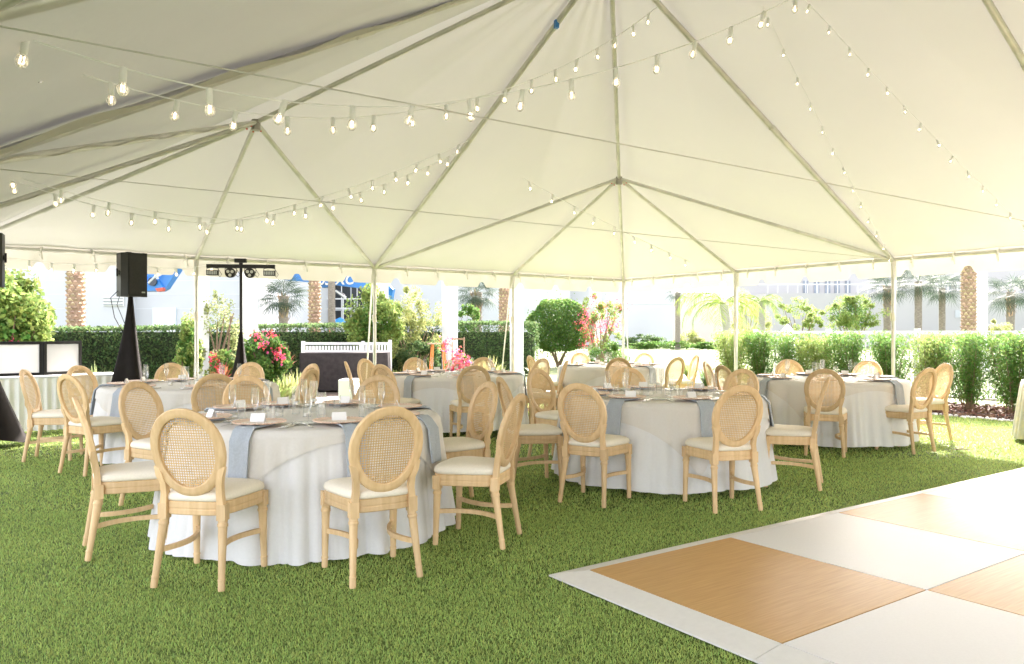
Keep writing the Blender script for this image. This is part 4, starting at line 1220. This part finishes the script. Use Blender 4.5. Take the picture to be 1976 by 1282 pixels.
# far low hedges at the edge of the lawn
for px, Y, w, h, m, lab in ((1240, 66, 4.2, 1.1, leaf_dark, "dark clipped low hedge in front of the white wall end"), (1280, 62, 7.5, .65, leaf_mid, "long low green planting along the far lawn"), (1390, 60, 5.0, .6, leaf_mid, "low green planting behind the leaning palm"),
                            (1330, 64, 3.0, 1.3, leaf_yel, "yellow shrub mass at the far lawn edge")):
    bush("far_planting", lab, "planting", X(px, Y), Y, h * .5, (w / 2, .8, h * .6), m, 2600, .16, .11, 40, .3, stem=False, group="plantings at the far lawn edge")

# ------------------------------------------------------------------ white columns
GCol = "white garden columns"
for px, Y, w, lab in ((389, 16.8, .29, "white square column beside the first tent post"), (481, 18.0, .36, "white square column behind the light pole"), (736, 21.6, .33, "white column half hidden by the lime tree"),
                      (868, 21.0, .36, "white column left of the crimson shrub's fan palm"), (997, 22.5, .33, "white column beside the slanting palm trunk"), (1148, 31.5, .38, "white column behind the bougainvillea"), (1893, 27, .34, "white column beside the thick right date palm")):
    o = empty("garden_column", (X(px, Y), Y, 0), .62, lab, "column", GCol)
    MB().box((0, 0, 1.9), (w * .86, w * .86, 3.8)).build("shaft", white_paint, o)
    MB().box((0, 0, .12), (w, w, .24)).build("base", white_paint, o)
    MB().box((0, 0, 3.72), (w * 1.05, w * 1.05, .16)).build("cap", white_paint, o)
lw = at(676, 773, 15.4)
tag(MB().box((lw.x - .02, lw.y, .22), (.30, .6, .44)).build("planter_block", white_paint), "white low block beside the chairs of the middle back table", "block")
# wooden side table with orange legs and an easel
st = empty("side_table", (X(845, 18.6), 18.6, 0), .3, "wooden side table with orange legs behind the middle back table", "table")
MB().box((0, 0, 1.09), (.46, .36, .03)).build("tabletop", brown_w, st)
for sx in (-1, 1):
    for sy in (-1, 1): MB().tube([(sx * .13, sy * .1, 1.07), (sx * .20, sy * .14, 0)], .022, 6).build("leg", orange_m, st)
ez = empty("easel", (X(884, 19.2), 19.2, 0), -.2, "brown wooden easel frame behind the crimson shrub", "easel")
for sx in (-1, 1): MB().box((sx * .15, 0, .62), (.03, .03, 1.24)).build("leg", brown_w, ez)
for z in (1.2, .7): MB().box((0, .0, z), (.30, .028, .035)).build("crossbar", brown_w, ez)

# ------------------------------------------------------------------ buildings
def wall_block(parent, x0, x1, Y0, Y1, h, m, name="wall"):
    return MB().box(((x0 + x1) / 2, (Y0 + Y1) / 2, h / 2), (x1 - x0, Y1 - Y0, h)).build(name, m, parent)
bl = empty("white_building", (0, 0, 0), 0, "white service building with louvre and pale door behind the left hedge", "building")
Yb = 33.0
wall_block(bl, X(-260, Yb), X(500, Yb), Yb, Yb + 14, 7.0, stucco)
wall_block(bl, X(172, Yb), X(262, Yb), Yb - .7, Yb - .002, 4.9, stucco, "pilaster")
for y_ in (542, 568, 596): MB().box(((X(-260, Yb) + X(500, Yb)) / 2, Yb - .004, at(0, y_, Yb).z), (X(500, Yb) - X(-260, Yb), .012, .025)).build("wall_joint", joint_m, bl)
lv = empty("louvre", (X(220, Yb - .7), Yb - .72, at(0, 582, Yb - .7).z)); lv.parent = bl
MB().box((0, -.02, 0), (.86, .03, .40)).build("frame", white_paint, lv)
for k in range(3): MB().box((0, -.05, -.13 + .13 * k), (.80, .05, .05), M=Matrix.Rotation(.6, 3, 'X')).build("slat", vent_m, lv)
dr = empty("door", (X(318, Yb), Yb - .03, 0)); dr.parent = bl
MB().box((0, 0, 1.2), (1.0, .05, 2.4)).build("leaf", door_m, dr)
for sx in (-.27, .27): MB().box((sx, -.035, 1.25), (.40, .02, 2.1)).build("panel", white_paint, dr)
MB().box((.42, -.06, 1.1), (.04, .05, .14)).build("handle", vent_m, dr)
# middle building with dark windows and railing
bm = empty("white_building", (0, 0, 0), 0, "white building with dark windows and balcony railing behind the boom", "building")
Ym = 46.0
wall_block(bm, X(488, Ym), X(1030, Ym), Ym, Ym + 14, 11.0, stucco)
for k, (xa, xb) in enumerate(((622, 640), (643, 676), (679, 700))):
    for (ya, yb) in ((545, 594), (600, 632)):
        w_ = X(xb, Ym) - X(xa, Ym); cz = (at(0, ya, Ym).z + at(0, yb, Ym).z) / 2; hh = at(0, ya, Ym).z - at(0, yb, Ym).z
        wn_ = MB().box(((X(xa, Ym) + X(xb, Ym)) / 2, Ym - .02, cz), (w_, .05, hh)).build("window", window_m, bm)
        MB().box(((X(xa, Ym) + X(xb, Ym)) / 2, Ym - .05, cz - hh / 2 - .03), (w_ + .1, .12, .06)).build("sill", white_paint, wn_)
        MB().box(((X(xa, Ym) + X(xb, Ym)) / 2, Ym - .055, cz), (.05, .03, hh)).build("mullion", white_paint, wn_)
for y_ in (577, 596, 633): MB().box((X(660, Ym), Ym - .9, at(0, y_, Ym - .9).z), (2.7, .06, .07)).build("railing_bar", white_paint, bm)
for px in (618, 640, 662, 684, 704): MB().box((X(px, Ym - .9), Ym - .9, at(0, 606, Ym).z), (.07, .07, 1.75)).build("railing_post", white_paint, bm)
for y_, w_ in ((578, .09), (604, .07)):
    b = MB(); b.tube([at(500, y_ + 6, Ym - .3), at(545, y_, Ym - .6), at(598, y_ - 3, Ym - .3)], w_ / 2, 6); b.build("ramp_rail", white_paint, bm)
# long white wall in the centre
bc = empty("white_building", (0, 0, 0), 0, "long plain white building wall behind the round topiary", "building")
Yc = 82.0
wall_block(bc, X(780, Yc), X(1094, Yc), Yc - 4, Yc + 20, 12.0, stucco)
wall_block(bc, X(1094, Yc), X(1299, Yc), Yc, Yc + 20, 12.0, stucco, "wing_wall")
MB().box((X(1196, Yc), Yc - .03, at(0, 586, Yc).z), (X(1299, Yc) - X(1094, Yc), .05, .08)).build("wall_joint", joint_m, bc)
# far right building with a terrace
br = empty("white_building", (0, 0, 0), 0, "far white building with terrace railing above the right hedge", "building")
Yr = 74.0
wall_block(br, X(1478, Yr), X(2150, Yr), Yr, Yr + 6, at(0, 566, Yr).z, stucco2)
MB().box((X(1800, Yr), Yr + 9, 6.0), (X(2150, Yr) - X(1478, Yr), 5.5, 12.0)).build("upper_wall", stucco2, br)
MB().box((X(1800, Yr), Yr + .1, at(0, 549, Yr).z), (X(2150, Yr) - X(1478, Yr), .08, .10)).build("terrace_rail", white_paint, br)
for k in range(34): MB().box((X(1482, Yr) + k * .95, Yr + .1, at(0, 557, Yr).z), (.06, .06, .85)).build("terrace_baluster", white_paint, br)
for px in (1602, 1625, 1648, 1668, 1690, 1900): 
    wq = MB().box((X(px, Yr), Yr + 6.2, at(0, 549, Yr).z + .1), (.55, .08, 1.3)).build("window", pale_window, br)
    MB().box((X(px, Yr), Yr + 6.14, at(0, 549, Yr).z + .1), (.06, .05, 1.3)).build("mullion", white_paint, wq)
MB().box((X(1855, Yr), Yr - .04, at(0, 606, Yr).z), (1.2, .06, .7)).build("wall_vent", vent_m, br)
# far neighbouring wall behind the lawn
bf = empty("garden_wall", (0, 0, 0), 0, "pale far garden wall between the two white buildings", "wall")
wall_block(bf, X(1290, 110), X(1500, 110), 110, 111, 7.0, stucco2)

# ------------------------------------------------------------------ boom lifts and parasol
Yl = 29.0
bo = empty("boom_lift", (X(305, Yl), Yl, 0), 0, "blue boom lift head right of the loudspeaker", "boom lift")
def rel(px, py): p = at(px, py, Yl); return Vector((p.x - X(305, Yl), 0, p.z))
def slab(pxs, name, m, dy0, dy1, parent):
    ol = [rel(a, c) for a, c in pxs]; n = len(ol)
    Vv = [(p.x, dy0, p.z) for p in ol] + [(p.x, dy1, p.z) for p in ol]
    F = [tuple(range(n)), tuple(range(2 * n - 1, n - 1, -1))] + [(k, n + k, n + (k + 1) % n, (k + 1) % n) for k in range(n)]
    return MB().add(Vv, F).build(name, m, parent)
slab([(278, 508), (290, 508), (290, 560), (278, 560)], "turret_post", blue_m, -.3, .3, bo)
slab([(290, 548), (312, 540), (322, 556), (312, 562), (278, 563), (278, 556)], "turret_base", blue_m, -.35, .35, bo)
slab([(311, 541), (440, 360), (452, 366), (323, 558)], "lower_boom", blue_m, -.22, .22, bo)
slab([(300, 534), (332, 520), (336, 526), (304, 542)], "link_arm", blue_m, .24, .40, bo)
slab([(308, 558), (324, 556), (320, 563), (312, 564)], "pivot_cap", red_m, -.37, -.1, bo)
MB().tube([rel(297, 548) + Vector((0, -.42, 0)), rel(334, 512) + Vector((0, -.42, 0))], .05, 8).build("hydraulic_ram", vent_m, bo)
MB().tube([rel(304, 545) + Vector((0, -.45, 0)), rel(304, 545) + Vector((0, -.36, 0))], .16, 14).build("pivot", blue_d, bo, True, 40)
slab([(281, 520), (287, 520), (287, 545), (281, 545)], "panel_window", white_paint, -.32, -.31, bo)
Y2 = 34.0
b2 = empty("boom_lift", (X(620, Y2), Y2, 0), 0, "long blue boom arm lettered 05 XC under the valance", "boom lift")
def rel2(px, py): p = at(px, py, Y2); return Vector((p.x - X(620, Y2), 0, p.z))
def slab2(pxs, name, m, dy0, dy1):
    ol = [rel2(a, c) for a, c in pxs]; n = len(ol)
    Vv = [(p.x, dy0, p.z) for p in ol] + [(p.x, dy1, p.z) for p in ol]
    F = [tuple(range(n)), tuple(range(2 * n - 1, n - 1, -1))] + [(k, n + k, n + (k + 1) % n, (k + 1) % n) for k in range(n)]
    return MB().add(Vv, F).build(name, m, b2)
slab2([(535, 512), (720, 512), (760, 560), (690, 556), (610, 546), (550, 541)], "boom_arm", blue_m, -.3, .3)
slab2([(616, 546), (640, 548), (636, 554), (624, 556)], "boom_bracket", blue_m, -.2, .2)
MB().tube([rel2(634, 552), rel2(664, 572)], .09, 8).build("hydraulic_ram", blue_d, b2, True)
MB().tube([rel2(648, 561) + Vector((0, -.05, 0)), rel2(668, 575) + Vector((0, -.05, 0))], .055, 8).build("ram_rod", white_paint, b2, True)
tc_ = bpy.data.curves.new("lettering", 'FONT'); tc_.body = "05 XC"; tc_.size = 1.0; tc_.extrude = .01; tc_.shear = .25; tc_.space_character = 1.05
tc_.offset = .018
tc_.materials.append(white_paint)
tmp_o = bpy.data.objects.new("lettering_curve", tc_); col.objects.link(tmp_o)
bpy.context.view_layer.update()
l_me = bpy.data.meshes.new_from_object(tmp_o.evaluated_get(bpy.context.evaluated_depsgraph_get())); bpy.data.objects.remove(tmp_o)
to = link("lettering", l_me, b2)
pt = rel2(617, 551); to.location = (pt.x, -.33, pt.z); to.rotation_euler = (PI / 2, R(-1.5), 0); to.scale = (.55, .60, 1)
# far boom's machine body stands behind the middle hedge
MB().box((2.6, .6, .9), (2.4, 1.8, 1.2)).build("chassis", blue_d, b2)
MB().tube([rel2(752, 556), Vector((2.6, .3, 1.4))], .25, 8).build("mast", blue_m, b2)
um = empty("parasol", (X(656, 40), 40, 0), 0, "blue parasol top in front of the windowed building", "parasol")
MB().lathe([(.001, 2.12), (.30, 1.98), (.62, 1.78), (.62, 1.72), (.30, 1.93), (.001, 2.06)], 8).build("canopy", blue_u, um)
MB().tube([(0, 0, 0), (0, 0, 2.1)], .025, 8).build("pole", white_paint, um, True)
